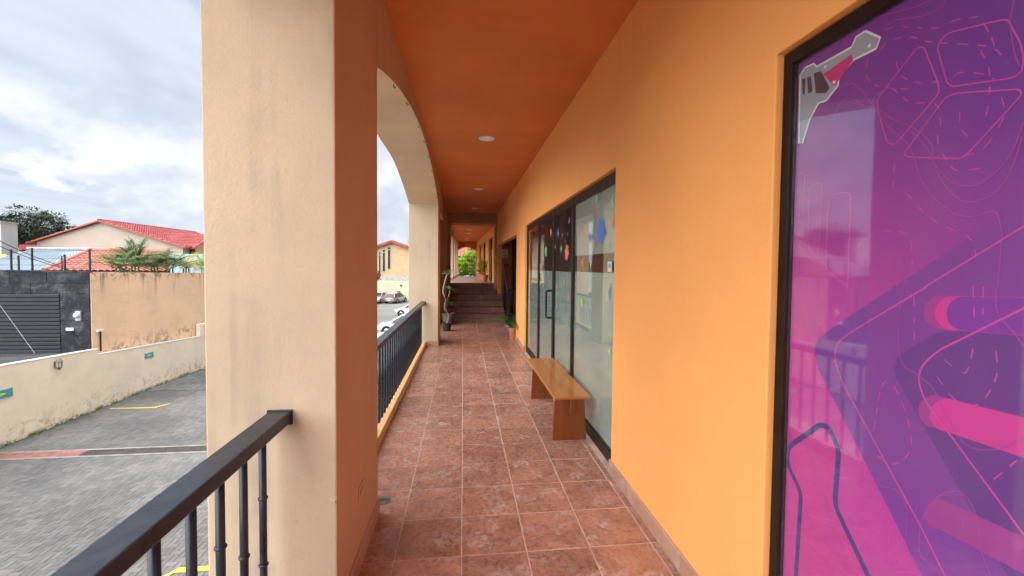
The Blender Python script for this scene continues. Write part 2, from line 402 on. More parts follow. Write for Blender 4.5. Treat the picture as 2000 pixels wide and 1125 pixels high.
# closed bay beside the stair
MB().box(-1.17, -.80, 12.45, 15.95, -.2, zt-.001).build('wall', M['orange_in'], bld)
MB().box(-.799, -.54, 13.75, 15.80, -.1, Z_CEIL-.001).build('pier', M['orange_in'], bld, bevel=.006)
mb = MB(); mb.box(-.539, -.46, 15.66, 15.95, 1.0, Z_CEIL-.002); mb.box(1.17, X_WALL-.001, 15.66, 15.95, 0, Z_CEIL-.002)
mb.build('door_jamb', M['orange_in'], bld, bevel=.006)
MB().box(-.459, 1.169, 15.66, 15.95, 3.33, Z_CEIL-.002).build('lintel', M['orange_in'], bld, bevel=.006)

# ------------------------------------------------------------------ walkway floor
T = .3984; TX0 = -.7968; TY0 = 2.4995
fl = tag(MB().box(-.80, X_WALL+.12, -5.6, 13.87, -.2, -.0025).build('corridor_floor', M['grout']), 'terracotta tiled walkway floor', kind='structure')
def tile_mesh(w, d, name='floor_tile', mt='tile', g=.0065, h=.012):
    a, b = w/2-g/2, d/2-g/2; c = .003
    vs = [(-a,-b,-h),(a,-b,-h),(a,b,-h),(-a,b,-h),(-a,-b,-c),(a,-b,-c),(a,b,-c),(-a,b,-c),(-a+c,-b+c,0),(a-c,-b+c,0),(a-c,b-c,0),(-a+c,b-c,0)]
    fs = [(8,9,10,11)]
    for k in (0, 4): fs += [(k+i, k+(i+1) % 4, k+4+(i+1) % 4, k+4+i) for i in range(4)]
    return MB().add(vs, fs).mesh(name, M[mt])
tm = tile_mesh(T, T); ts = tile_mesh(X_WALL-.012-(TX0+5*T), T)
for j in range(-7, 29):
    y = TY0+(j-.5)*T
    for i in range(5):
        x = TX0+(i+.5)*T
        inst('floor_tile', tm, (x, y, rnd.uniform(-.0006, .0006)), fl, rot=(rnd.uniform(-.001, .001), rnd.uniform(-.001, .001), rnd.choice((0, math.pi/2, math.pi, -math.pi/2))))
    inst('floor_tile', ts, ((TX0+5*T+X_WALL-.012)/2, y, 0), fl)

# stair of six steps
RISE, RUN, SY0 = .188, .375, 13.87
st = tag(empty('stair', (0, SY0, 0)), 'dark brown tiled stair of six steps', kind='structure')
for k in range(6):
    y0 = k*RUN; x1 = 1.40 if k < 4 else 1.169
    x0 = -.538
    core = MB().box(x0, x1, y0+.012, 2.1, k*RISE-.1, (k+1)*RISE-.012).build('step', M['grout'], st)
    n = 5; w = (x1-x0)/n
    for i in range(n):
        MB().box(x0+i*w+.003, x0+(i+1)*w-.003, y0, y0+.012, k*RISE+.004, (k+1)*RISE-.03).build('riser_tile', M['step_tile'], core, bevel=.002)
        if k < 5: MB().box(x0+i*w+.003, x0+(i+1)*w-.003, y0-.02, y0+RUN-.004, (k+1)*RISE-.026, (k+1)*RISE).build('tread_tile', M['step_tile'], core, bevel=.004)
    if k == 5: MB().box(x0, x1, y0-.02, y0+.2, (k+1)*RISE-.026, (k+1)*RISE).build('tread_tile', M['step_tile'], core, bevel=.004)

# ------------------------------------------------------------------ upper gallery beyond the stair
ZU, ZUC, YU1 = 6*RISE, 3.30, 26.6
def upper_floor_mat():
    n = NT('upper_tiles'); br = n.N.new('ShaderNodeTexBrick'); n.L.new(n.coord(), br.inputs[0]); br.offset = 0
    br.inputs['Color1'].default_value = (.52, .30, .24, 1); br.inputs['Color2'].default_value = (.58, .36, .29, 1); br.inputs['Mortar'].default_value = (.6, .42, .36, 1)
    br.inputs['Scale'].default_value = 1; br.inputs['Brick Width'].default_value = .4; br.inputs['Row Height'].default_value = .4; br.inputs['Mortar Size'].default_value = .006
    return n.done(br.outputs[0], .3, .5)
uf = tag(MB().box(-1.2, 1.5, SY0+5*RUN+.19, YU1, ZU-.3, ZU-.002).build('upper_floor', upper_floor_mat()), 'bright tiled floor of the upper gallery', kind='structure')
UW = lambda y: 1.17-(y-15.95)*.03
mb = MB(); wy = [(16.6, 18.5), (20.0, 21.6), (22.9, 24.2)]
poly = [(15.952, ZU-.1)]
for a, b in wy: poly += [(a, ZU-.1), (a, 2.95), (b, 2.95), (b, ZU-.1)]
poly += [(YU1, ZU-.1), (YU1, ZUC-.001), (15.952, ZUC-.001)]
n_ = len(poly)
mb.add([(UW(y), y, z) for y, z in poly]+[(UW(y)+.14, y, z) for y, z in poly], [tuple(range(n_)), tuple(reversed(range(n_, 2*n_)))]+[(i, i+n_, (i+1) % n_+n_, (i+1) % n_) for i in range(n_)])
mb.build('upper_wall', M['orange'], bld)
for a, b in wy:
    w = MB(); x = UW((a+b)/2)+.03
    for y0, y1, z0, z1 in ((a+.002, a+.05, ZU, 2.945), (b-.05, b-.002, ZU, 2.945), (a+.051, b-.051, 2.88, 2.945), (a+.051, b-.051, ZU, ZU+.07), ((a+b)/2-.02, (a+b)/2+.02, ZU+.071, 2.879)):
        w.box(x, x+.05, y0, y1, z0, z1)
    f = w.build('window_frame', M['bronze'], bld)
    MB().box(x+.018, x+.03, a+.05, b-.05, ZU+.07, 2.88).build('pane', M['glass'], f)
    MB().box(x+.6, x+.62, a-.4, b+.4, ZU-.1, 3.0).build('room_back', M['dark'], f)
MB().box(-1.16, 1.6, 15.952, YU1, ZUC, ZUC+.15).build('ceiling', M['ceiling'], bld)
for y, x in ((18.6, -.43), (21.3, -.385), (23.6, -.34), (25.6, -.30)):
    c = MB(); c.box(-1.17, x, y, y+.75, LOT, ZUC-.001)
    c.build('column', M['cream'], bld, bevel=.01)
    MB().box(-.9, x+.015, y-.015, y+.765, ZU, ZU+.12).build('baseboard', M['step_tile'], bld)
mb = MB(); mb.box(-1.16, -.5, 15.952, YU1, 3.02, ZUC-.002); mb.build('beam', M['orange_in'], bld)
# end wall with shallow arch over the far railing
pts = [(-.40, ZUC), (-.40, 2.78)]+[(-.28+.56*i/10*2*.86+.0, 2.78+.17*math.sin(math.pi*i/10)) for i in range(11)]+[(.84, 2.78), (.84, ZUC)]
MB().prism_y(pts, YU1-.2, YU1+.05).build('lintel', M['ceiling'], bld)
MB().box(.80, .90, YU1-.25, YU1+.05, ZU, 3.0).build('pier', M['orange'], bld)

# ------------------------------------------------------------------ side passage with stairwell
al = MB(); al.box(X_WALL+.15, 3.4, 9.6, 9.92, -1, 3); al.box(3.4, 3.5, 9.6, 15.7, -1, 3); al.box(X_WALL+.15, 3.5, 9.6, 15.7, 2.9, 3.0)
al.build('passage_wall', M['dark'], bld)
MB().box(X_WALL+.151, 1.79, 15.452, 15.60, -.1, 2.899).build('passage_wall', M['dark_red'], bld)
MB().box(1.791, 3.399, 15.452, 15.60, -.1, 2.899).build('passage_wall', M['dark'], bld)
MB().box(X_WALL+.14, 3.399, 9.921, 15.451, -.2, -.006).build('passage_floor', M['step_tile'], bld)

# ------------------------------------------------------------------ storefront
XS = 1.30
sf = MB()
z1 = 2.585
muls = [3.415, 4.94, 6.00, 7.21, 8.555]
for k, (y, w) in enumerate(((3.415, .06), (4.90, .075), (5.96, .10), (7.17, .10), (8.495, .055))):
    sf.box(XS, XS+.06, y, y+w, .002, z1)
segs = [(3.475, 4.90), (4.975, 5.96), (6.06, 7.17), (7.27, 8.495)]
for a, b in segs:
    sf.box(XS+.002, XS+.058, a+.0005, b-.0005, z1-.10, z1-.002); sf.box(XS+.002, XS+.058, a+.0005, b-.0005, .003, .12)
front = sf.build('storefront', M['bronze'], bld, bevel=.004)
for k, (a, b) in enumerate(segs):
    p = MB().box(XS+.016, XS+.022, a+.001, b-.001, .121, z1-.101).build('pane', M['glass'], front)
    if k == 0:
        MB().box(XS+.030, XS+.033, a, b, .121, 1.70).build('frosted_film', M['film'], front)
        MB().box(XS+.030, XS+.033, a, b, 1.885, z1-.101).build('frosted_film', M['film'], front)
    else:
        MB().box(XS+.030, XS+.033, a, b, .121, 1.69).build('frosted_film', M['film'], front)
hd = MB().tube([(XS+.01, 6.115, 1.40), (XS-.055, 6.115, 1.40), (XS-.07, 6.13, 1.385), (XS-.07, 6.13, 1.02), (XS-.055, 6.115, 1.0), (XS+.01, 6.115, 1.0)], .017, 10).build('door_handle', M['black_metal'], front, smooth=True)
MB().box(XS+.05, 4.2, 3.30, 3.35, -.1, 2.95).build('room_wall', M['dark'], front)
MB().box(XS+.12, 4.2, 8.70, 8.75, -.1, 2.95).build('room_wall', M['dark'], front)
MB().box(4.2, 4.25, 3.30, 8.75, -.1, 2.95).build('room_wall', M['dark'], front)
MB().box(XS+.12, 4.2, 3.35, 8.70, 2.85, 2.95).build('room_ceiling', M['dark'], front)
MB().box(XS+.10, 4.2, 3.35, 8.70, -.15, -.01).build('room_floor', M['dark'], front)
# cut-paper flakes and marks stuck to the glass
def sticker_mat(name, c): return plain(name, c, .6, .05, 6)
SC = {'g': sticker_mat('green_sticker', (.16, .62, .36)), 'r': sticker_mat('red_sticker', (.78, .19, .13)), 'b': sticker_mat('blue_sticker', (.10, .22, .72)),
      'p': sticker_mat('purple_sticker', (.28, .15, .50)), 'o': sticker_mat('orange_sticker', (.80, .30, .15)), 'c': sticker_mat('cyan_sticker', (.10, .42, .55)),
      'l': sticker_mat('lime_sticker', (.42, .80, .10)), 'w': sticker_mat('grey_sticker', (.45, .50, .50)), 'm': sticker_mat('pink_sticker', (.70, .14, .32))}
def flake(c, r, col, arms=8, name='flake_sticker'):
    b = MB(); y0, z0 = c.y, c.z; x = XS+.0145; k = 0
    for i in range(arms):
        t = 2*math.pi*i/arms+.2; rr = r*(1 if i % 2 == 0 else .8); w = r*.11
        dy, dz = math.cos(t), math.sin(t); ny, nz = -dz, dy
        P = lambda s, q: (x, y0+dy*s*rr+ny*q, z0+dz*s*rr+nz*q)
        b.quad(P(.05, -w), P(.62, -w*.8), P(.62, w*.8), P(.05, w))
        b.quad(P(.66, -w*1.9), P(1.0, -w*.9), P(1.0, w*.9), P(.66, w*1.9))
    b.quad(*[(x-.0003, y0+math.cos(a)*r*.3, z0+math.sin(a)*r*.3) for a in (2*math.pi*i/10 for i in range(10))])
    return b.build(name, SC[col], front, fix=False)
def blob(c, w, h, col, tilt=.3, name='paper_sticker'):
    x = XS+.0145; pts = []
    for i in range(12):
        a = 2*math.pi*i/12; q = 1+.35*math.sin(3*a+c.y*9); u, v = math.cos(a)*w*q, math.sin(a)*h*q
        pts.append((x, c.y+u*math.cos(tilt)-v*math.sin(tilt), c.z+u*math.sin(tilt)+v*math.cos(tilt)))
    return MB().quad(*pts).build(name, SC[col], front, fix=False)
Q = lambda x, y: at(x, y, 0, XS+.0145)
for x, y, r, c, a in ((1165.5, 387, .052, 'g', 8), (1173, 452, .118, 'b', 12), (1197, 430, .058, 'o', 8), (1152.5, 463, .052, 'p', 8), (1138, 513, .048, 'o', 7), (1136, 415, .03, 'p', 6),
                      (1107, 493, .098, 'r', 12), (1090, 455, .066, 'b', 8), (1112, 431, .042, 'p', 7), (1096, 486, .048, 'g', 8), (1066, 491, .085, 'g', 10), (1060, 465, .045, 'p', 8),
                      (1076, 454, .06, 'r', 10), (1041, 484, .05, 'p', 7), (1136, 590, .05, 'l', 7), (1102, 551, .035, 'g', 7), (1127, 450, .028, 'w', 6), (1089, 561, .035, 'r', 6)):
    flake(Q(x, y), r*1.15, c, a)
for x, y, w, h, c in ((1182, 400, .012, .045, 'w'), (1199, 385, .03, .04, 'c'), (1159, 434, .012, .03, 'w'), (1189, 478, .014, .03, 'w'), (1160, 477, .014, .045, 'o'), (1154, 517, .012, .03, 'l'),
                      (1190, 570, .022, .075, 'c'), (1190, 687, .02, .03, 'l'), (1109, 539, .02, .025, 'm'), (1087, 598, .012, .05, 'c'), (1110, 577, .012, .045, 'o'), (1098, 459, .012, .03, 'o'), (1109, 457, .008, .03, 'w'),
                      (1084, 480, .01, .05, 'w'), (1103, 470, .008, .03, 'c'), (1055, 555, .016, .05, 'l'), (1061, 558, .014, .03, 'o'), (1071, 534, .01, .02, 'o'), (1176, 575, .008, .01, 'r'), (1150, 585, .008, .01, 'w'),
                      (1160, 620, .008, .009, 'r'), (1130, 545, .007, .012, 'p'), (1143, 640, .008, .008, 'r'), (1104, 647, .01, .02, 'p'), (1088, 666, .01, .018, 'o'), (1097, 700, .012, .016, 'r'), (1178, 545, .007, .009, 'o'),
                      (1056, 680, .008, .015, 'r'), (1071, 682, .008, .015, 'r'), (1043, 630, .007, .014, 'p'), (1185, 540, .006, .008, 'p'), (1140, 398, .006, .008, 'o'), (1150, 408, .005, .007, 'w'), (1032, 600, .01, .06, 'o')):
    blob(Q(x, y), w, h, c, rnd.uniform(-.4, .4))
for x, y, w, h in ((1194, 521, .05, .045), (1029.5, 526, .05, .04)):
    c = Q(x, y); n_ = MB().box(XS-.002, XS+.0005, c.y-w, c.y+w, c.z-h, c.z+h).build('notice_label', M['plastic_white'], front)
    MB().box(XS-.0035, XS-.0025, c.y-w*.55, c.y+w*.5, c.z-h*.2, c.z+h*.6).build('printed_mark', SC['c'], n_)
for x, y in ((1048, 524), (1058, 524)):
    for dz in (-.055, 0, .055):
        c = Q(x, y); MB().box(XS-.012, XS-.001, c.y-.05, c.y+.05, c.z+dz-.022, c.z+dz+.022).build('lock_plate', M['steel'], front, bevel=.005)

# ------------------------------------------------------------------ printed window beside the camera
XP = 1.29
mf = MB(); y0, y1, zt_, zb = -.86, 1.597, 2.615, .004
for a in ((y0+.001, y0+.05, zb, zt_), (y1-.045, y1-.001, zb, zt_)): mf.box(XP, XP+.06, *a)
mf.box(XP+.001, XP+.059, y0+.0505, y1-.0455, zt_-.05, zt_-.001); mf.box(XP+.001, XP+.059, y0+.0505, y1-.0455, zb, .10)
pw = mf.build('printed_window', M['bronze'], bld, bevel=.003)
pw['label'] = 'tall window printed all over in purple and magenta'
def print_mat():
    n = NT('purple_print'); o = n.sep(n.coord())
    z = n.ramp(o[2], .55, 2.45, 0, 1, 'LINEAR'); y = n.ramp(o[1], .55, 1.6, 0, 1, 'LINEAR')
    lo = n.mix(y, lin((172, 60, 168)), lin((204, 58, 158))); hi = n.mix(y, lin((94, 38, 158)), lin((126, 42, 148)))
    k = n.ramp(n.math('ADD', n.math('MULTIPLY', z, 1.1), n.math('MULTIPLY', n.math('SUBTRACT', 1.0, y), .25)), .50, 1.2)
    c = n.mix(k, lo, hi)
    c = n.mix(n.ramp(n.noise(600, 1, .5), .3, .8, 0, .12), c, lin((60, 20, 90)))
    return n.done(c, .5, .3)
XQ = XP+.030
MB().box(XQ, XQ+.006, y0+.05, y1-.045, .10, zt_-.05).build('printed_sheet', print_mat(), pw)
MB().box(XP+.016, XP+.021, y0+.0505, y1-.0455, .1005, zt_-.0505).build('pane', M['glass_print'], pw)
def ink(name, rgb): return plain(name, lin(rgb), .5, .04, 3, .3)
INK = {'dark1': ink('ink_plum', (124, 52, 154)), 'dark2': ink('ink_deep_plum', (96, 44, 140)), 'pink': ink('ink_pink', (206, 50, 156)), 'rose': ink('ink_rose', (158, 52, 148)), 'violet': ink('ink_violet', (122, 44, 160)),
       'navy': ink('ink_navy', (58, 40, 128)), 'line': ink('ink_line', (204, 66, 172)), 'fine': ink('ink_fine_line', (166, 60, 164)), 'silver': ink('ink_silver', (150, 160, 172)), 'white': ink('ink_white', (222, 226, 230)),
       'crimson': ink('ink_crimson', (196, 34, 120)), 'shade': ink('ink_shade', (60, 45, 60)), 'magenta': ink('ink_magenta', (196, 50, 150))}
A_ = lambda p: (1480+p[0]/2.0096, p[1]/2.0096)
B_ = lambda p: (1480+p[0]/1.9904, 560+p[1]/1.9912)
YMIN, YMAX, ZMIN, ZMAX = y0+.055, y1-.05, .105, zt_-.055
def onp(p): q = at(p[0], p[1], 0, XQ); return Vector((min(max(q.y, YMIN), YMAX), min(max(q.z, ZMIN), ZMAX)))
def spline(P, closed=False, n=7):
    out = []; k = len(P)
    for i in range(k if closed else k-1):
        g = lambda j: P[j % k] if closed else P[min(max(j, 0), k-1)]
        a, b, c, d = g(i-1), g(i), g(i+1), g(i+2)
        for s in range(n):
            t = s/n; out.append(.5*((2*b)+(c-a)*t+(2*a-5*b+4*c-d)*t*t+(3*b-a-3*c+d)*t**3))
    if not closed: out.append(P[-1])
    return out
def rounded(P, closed=True, r=.35):
    out = []; k = len(P)
    for i in range(k):
        if not closed and i in (0, k-1): out.append(P[i]); continue
        a, b, c = P[i-1], P[i], P[(i+1) % k]; la, lc = (a-b).length, (c-b).length; q = min(.03, la*.45, lc*.45)
        s, e = b+(a-b)/max(la, 1e-6)*q, b+(c-b)/max(lc, 1e-6)*q
        for t in (0, .33, .66, 1): out.append(s*(1-t)**2+b*2*t*(1-t)+e*t*t)
    return out
def ribbon(P, w, layer, mt, name='printed_line', closed=False, dash=None):
    if closed: P = P+[P[0]]
    x = XQ-.0004*layer; b = MB(); acc = 0
    L_, Rr_ = [], []
    for i, p in enumerate(P):
        d = P[min(i+1, len(P)-1)]-P[max(i-1, 0)]
        if d.length < 1e-7: d = Vector((1, 0))
        d.normalize(); nn = Vector((-d.y, d.x))*w/2; L_.append(p+nn); Rr_.append(p-nn)
    for i in range(len(P)-1):
        seg = (P[i+1]-P[i]).length
        if dash is None or (acc % dash) < dash*.5: b.quad((x, *L_[i]), (x, *L_[i+1]), (x, *Rr_[i+1]), (x, *Rr_[i]))
        acc += seg
    if b.f: b.build(name, INK[mt], pw, fix=False)
def shape(P, layer, mt, name='printed_shape'):
    x = XQ-.0004*layer; MB().quad(*[(x, p.x, p.y) for p in P]).build(name, INK[mt], pw, fix=False)
pa = lambda L: [onp(A_(p)) for p in L]
pb = lambda L: [onp(B_(p)) for p in L]
def farther(P, q): return P+q
shape(pa([(1400, 560), (1045, 795), (540, 1122)])+spline(pb([(290, 160), (245, 195), (222, 245), (236, 322)]))+pb([(640, 1125), (760, 1360), (1700, 1700)]), 1, 'dark1')
shape(pb([(1500, 215), (1040, 190), (820, 170), (700, 178)])+spline(pb([(570, 250), (535, 290), (530, 330), (548, 372)]))+pb([(900, 990), (1060, 1300), (1700, 1500)]), 2, 'dark2')
def slot(c, r, up, dn, cols, layer):
    cx, cy = c
    for k, mt in enumerate(cols):
        off = 45*k
        arc = [(cx+off-r*math.sin(t)*1.0, cy-r*math.cos(t)) for t in (math.pi*i/12 for i in range(13))]
        sl1 = (up[1]-(cy-r))/(up[0]-cx); sl2 = (dn[1]-(cy+r))/(dn[0]-cx)
        arc = [(x, y+(sl1+sl2)/2*off) for x, y in arc]
        far = 3000
        P = [(far, cy-r+sl1*(far-cx))]+arc+[(far, cy+r+sl2*(far-cx))]
        shape(pb(P), layer+k, mt)
slot((712, 100), 66, (1040, 40), (1040, 192), ('rose', 'pink', 'violet'), 3)
slot((690, 485), 64, (1040, 508), (1040, 668), ('rose', 'pink'), 3)
slot((665, 862), 60, (1040, 975), (1040, 1120), ('dark1', 'rose'), 3)
nav = pb([(146, 1400), (150, 1125), (170, 800), (115, 690), (118, 625), (245, 536), (275, 545), (317, 630), (300, 850), (430, 1125), (560, 1400)])
shape(rounded(nav, False), 3, 'magenta'); ribbon(rounded(nav, False), .020, 4, 'navy')
emb = pa([(425, 122), (483, 148), (468, 190), (378, 235), (320, 305), (318, 335), (270, 395), (240, 405), (205, 470), (178, 560), (163, 562), (168, 295), (188, 265), (222, 250), (232, 262), (370, 185), (388, 145)])
shape(emb, 4, 'silver', 'printed_emblem'); ribbon(emb, .007, 5, 'white', closed=True)
shape(pa([(258, 292), (372, 212), (376, 238), (318, 318), (302, 338), (270, 302)]), 6, 'crimson')
for q in ([(175, 310), (190, 308), (186, 370), (178, 372)], [(196, 304), (211, 300), (217, 358), (200, 368)], [(222, 288), (250, 278), (285, 345), (270, 366), (230, 366)]): shape(pa(q), 6, 'shade')
for q in ((441, 180), (267, 262), (302, 322)):
    c = onp(A_(q)); shape([c+Vector((math.cos(a), math.sin(a)))*.006 for a in (math.pi*i/4 for i in range(8))], 7, 'white')
for P in ([(705, 180), (745, 130), (960, 78), (985, 78), (1045, 190), (1045, 300), (765, 340), (745, 325)], [(655, 185), (630, 185), (470, 390), (472, 430), (510, 560), (540, 570), (715, 365), (712, 330)],
          [(575, 605), (740, 380), (790, 365), (1030, 350), (1040, 372), (830, 600), (800, 622), (590, 616)], [(205, 730), (245, 715), (256, 730), (240, 1000), (220, 1002), (198, 960)], [(160, 680), (186, 675), (176, 940), (150, 930)]):
    ribbon(rounded(pa(P)), .0036, 5, 'line', closed=True)
ribbon(rounded(pa([(355, 1125), (268, 1060), (280, 770), (368, 750), (355, 1125)]), False), .005, 5, 'line')
ribbon(pa([(660, 1125), (1045, 890), (1300, 740)]), .0045, 5, 'line')
ribbon(rounded(pb([(660, 0), (350, 185), (305, 225), (300, 285), (330, 372), (640, 940), (730, 1125), (860, 1400)]), False), .005, 5, 'line')
ribbon(rounded(pb([(1300, -40), (1035, 85), (700, 250), (640, 308), (625, 360), (650, 440), (1035, 960), (1200, 1200)]), False), .005, 6, 'line')
for P in ([(300, 470), (330, 400), (370, 385), (420, 420), (470, 430), (540, 470), (610, 500), (680, 560), (700, 640), (760, 710), (840, 730), (920, 690), (1000, 600), (1045, 480)],
          [(300, 360), (340, 335), (380, 330), (430, 380), (500, 480), (600, 580), (640, 700), (700, 780), (780, 840), (850, 850), (930, 830), (955, 880), (960, 950), (945, 1125)],
          [(460, 30), (480, 60), (640, 20), (690, -20)], [(490, 120), (540, 80), (640, 65), (720, 30), (750, -20)], [(600, 510), (680, 600), (720, 700), (790, 780), (860, 790), (940, 750), (1000, 660), (1040, 540)],
          [(395, 1125), (420, 1060), (500, 1000), (560, 1020), (582, 1080), (575, 1125)], [(1010, 0), (995, 90), (1010, 200), (1030, 260)], [(130, 440), (150, 400), (165, 250), (190, 240)], [(345, 180), (360, 60), (400, 0)]):
    ribbon(spline(pa(P)), .0028, 6, 'fine')
for P in ([(100, 70), (160, 110), (220, 170), (300, 230), (350, 225), (380, 150), (385, 0)], [(100, 120), (150, 130), (210, 180), (290, 240)], [(85, 620), (110, 600), (130, 450), (160, 400), (230, 390), (290, 400), (320, 380), (290, 290)],
          [(85, 660), (120, 640), (150, 500), (200, 455), (310, 465), (330, 520), (260, 580), (210, 680), (250, 850), (300, 1000), (350, 1125)], [(250, 650), (300, 625), (350, 640), (400, 720), (470, 770), (540, 790), (580, 860), (580, 1000), (620, 1090), (690, 1140)],
          [(760, 1130), (700, 1100), (640, 1050), (630, 990), (640, 910), (700, 820), (780, 795), (830, 840), (860, 920), (870, 1020), (910, 1130)], [(570, 0), (550, 160), (560, 290), (620, 340), (680, 390), (720, 470), (790, 590), (850, 630), (940, 630), (1035, 590)],
          [(930, 0), (935, 100), (1000, 180), (1035, 230)], [(85, 1000), (100, 760), (85, 740)], [(280, 760), (270, 850), (330, 1000), (380, 1125)], [(225, 700), (270, 860), (330, 1030), (365, 1125)], [(775, 880), (800, 910), (795, 960), (770, 950)]):
    ribbon(spline(pb(P)), .0026, 6, 'fine')
for P in ([(450, 180), (500, 120), (560, 105), (700, 110), (780, 80), (870, 65)], [(480, 200), (520, 160), (600, 145), (680, 165), (830, 175), (930, 190), (980, 250)], [(545, 245), (570, 300), (640, 325), (720, 320)],
          [(470, 370), (530, 350), (600, 400), (700, 410), (720, 480), (710, 560), (760, 650), (800, 670), (870, 660)], [(890, 90), (930, 180), (880, 200), (910, 260), (910, 400), (890, 480)], [(960, 380), (970, 450), (930, 530), (880, 590), (820, 610)],
          [(795, 440), (800, 500), (830, 540)], [(590, 760), (640, 820), (720, 880), (830, 930), (860, 1000)], [(390, 970), (450, 920), (540, 905), (600, 940), (610, 1040)], [(540, 640), (530, 760)], [(435, 230), (430, 300), (480, 340), (600, 350)],
          [(770, 300), (800, 285), (880, 290), (930, 310)]):
    ribbon(spline(pa(P), n=14), .003, 6, 'line', dash=.05)
for P in ([(140, 15), (190, 50), (270, 50), (320, 25)], [(150, 30), (210, 100), (290, 120), (340, 70), (350, 0)], [(120, 180), (160, 170), (190, 220), (200, 310)], [(610, 40), (612, 240)], [(455, 560), (480, 400), (520, 370), (570, 470), (600, 590), (580, 660), (520, 690), (460, 650)],
          [(350, 820), (390, 830), (410, 880), (380, 900), (350, 860)], [(320, 690), (420, 790), (470, 870)], [(300, 700), (270, 740), (265, 790)], [(840, 240), (820, 320), (790, 330), (700, 260)], [(930, 250), (930, 350), (880, 440), (820, 465), (760, 430), (700, 350)],
          [(510, 960), (510, 1125)], [(545, 980), (560, 1125)], [(350, 900), (440, 1080)], [(840, 0), (845, 130)], [(880, 0), (878, 110)], [(920, 750), (1030, 660)]):
    ribbon(spline(pb(P), n=14), .003, 6, 'line', dash=.05)

# ------------------------------------------------------------------ ground outside
def paver_mat(obj_rand=False):
    n = NT('paver_stone'); g = n.N.new('ShaderNodeNewGeometry')
    a = n.noise(.35, 5, .6); b = n.noise(26, 4, .6)
    r = g.outputs['Random Per Island']
    if obj_rand:
        oi = n.N.new('ShaderNodeObjectInfo'); r = oi.outputs['Random']
        a = n.noise(.35, 5, .6, oi.outputs['Location'])
    c = n.mix(r, (.135, .135, .137), (.195, .193, .190)); c = n.mix(n.ramp(a, .35, .68), n.mix(1, c, (.62, .63, .65), 'MULTIPLY'), c)
    c = n.mix(n.ramp(b, .4, .75, 0, .3), c, (.12, .12, .12))
    c = n.mix(n.ramp(n.noise(.9, 6, .7), .60, .72, 0, .55), c, (.06, .06, .058))
    return n.done(c, .85, .3, 0, n.bump(b, .25, .004))
M['paver'] = paver_mat(); M['paver_one'] = paver_mat(True)
def asphalt_mat():
    n = NT('asphalt'); a = n.noise(.22, 6, .62); b = n.noise(60, 3, .7); d = n.noise(1.1, 5, .7)
    c = n.mix(n.ramp(a, .3, .7), (.125, .127, .13), (.205, .205, .205)); c = n.mix(n.ramp(b, .35, .7, 0, .4), c, (.26, .26, .255))
    c = n.mix(n.ramp(d, .56, .72, 0, .55), c, (.07, .07, .07))
    return n.done(c, .88, .3, 0, n.bump(b, .4, .01))
M['asphalt'] = asphalt_mat()
M['joint'] = plain('joint_sand', (.105, .105, .10), .95, .4, 8, .1)
def brick_ground():
    n = NT('far_pavers'); br = n.N.new('ShaderNodeTexBrick'); n.L.new(n.mapping(n.coord(), rot=(0, 0, R(45))), br.inputs[0])
    br.inputs['Color1'].default_value = (.16, .16, .16, 1); br.inputs['Color2'].default_value = (.25, .25, .25, 1); br.inputs['Mortar'].default_value = (.07, .07, .065, 1)
    br.inputs['Scale'].default_value = 1; br.inputs['Brick Width'].default_value = .2; br.inputs['Row Height'].default_value = .1; br.inputs['Mortar Size'].default_value = .006
    a = n.noise(.35, 5, .6)
    return n.done(n.mix(n.ramp(a, .35, .68), n.mix(1, br.outputs[0], (.55, .56, .57), 'MULTIPLY'), br.outputs[0]), .88, .3)
M['ground'] = plain('ground_soil', (.14, .15, .09), .95, .3, .4, .1)
tag(MB().quad((-2500, -2500, LOT-.12), (2500, -2500, LOT-.12), (2500, 2500, LOT-.12), (-2500, 2500, LOT-.12)).build('ground', M['ground']), 'ground beyond the houses', kind='structure')
tag(MB().box(-13.0, X_OUT+.02, 26.01, 66, LOT-.1, LOT-.004).build('parking_lot', M['asphalt']), 'grey asphalt parking lot', kind='structure')
YP1 = 18.6
lot = tag(MB().box(-13.0, X_OUT+.02, -6, YP1, LOT-.1, LOT-.012).build('paved_yard', M['joint']), 'grey paver yard below the walkway', kind='structure')
tag(MB().box(-13.0, X_OUT+.02, YP1+.002, 26.0, LOT-.1, LOT).build('far_paving', brick_ground()), 'grey paving further along the perimeter wall', kind='structure')
DRAIN_Y0, DRAIN_Y1 = 12.42, 12.80
# herringbone pavers
W_, L2 = .1, .2
def visible_px(x, y):
    d = Vector((x, y, LOT))-CAM_POS; z = d.dot(CF)
    if z < .5: return None
    return 1000+CAM_F*d.dot(CR)/z, CAM_PPY-CAM_F*d.dot(CU)/z
pav = []
for j in range(-8, int(YP1/W_)):
    for i in range(-130, -12):
        k = (i-j) % 4
        if k == 0: pav.append(((i+1)*W_, (j+.5)*W_, 0))
        elif k == 3: pav.append(((i+.5)*W_, (j+1)*W_, 1))
keep = []
for x, y, v in pav:
    if not (-12.85 < x < X_OUT-.05) or y > YP1-.12: continue
    if DRAIN_Y0-.10 < y < DRAIN_Y1+.10: continue
    q = visible_px(x, y)
    if q is None: q = (-999, 9999)
    keep.append((x, y, v, q))
near = sorted((k for k in keep if 0 < k[3][0] < 412 and 560 < k[3][1] < 1122 and not (k[3][1] > 1125-(k[3][0]-75)*.68 and k[3][0] > 75)), key=lambda k: k[1])[:300]
nset = set((a, b) for a, b, _, _ in near)
g = .0045; ha, hb = L2/2-g/2, W_/2-g/2
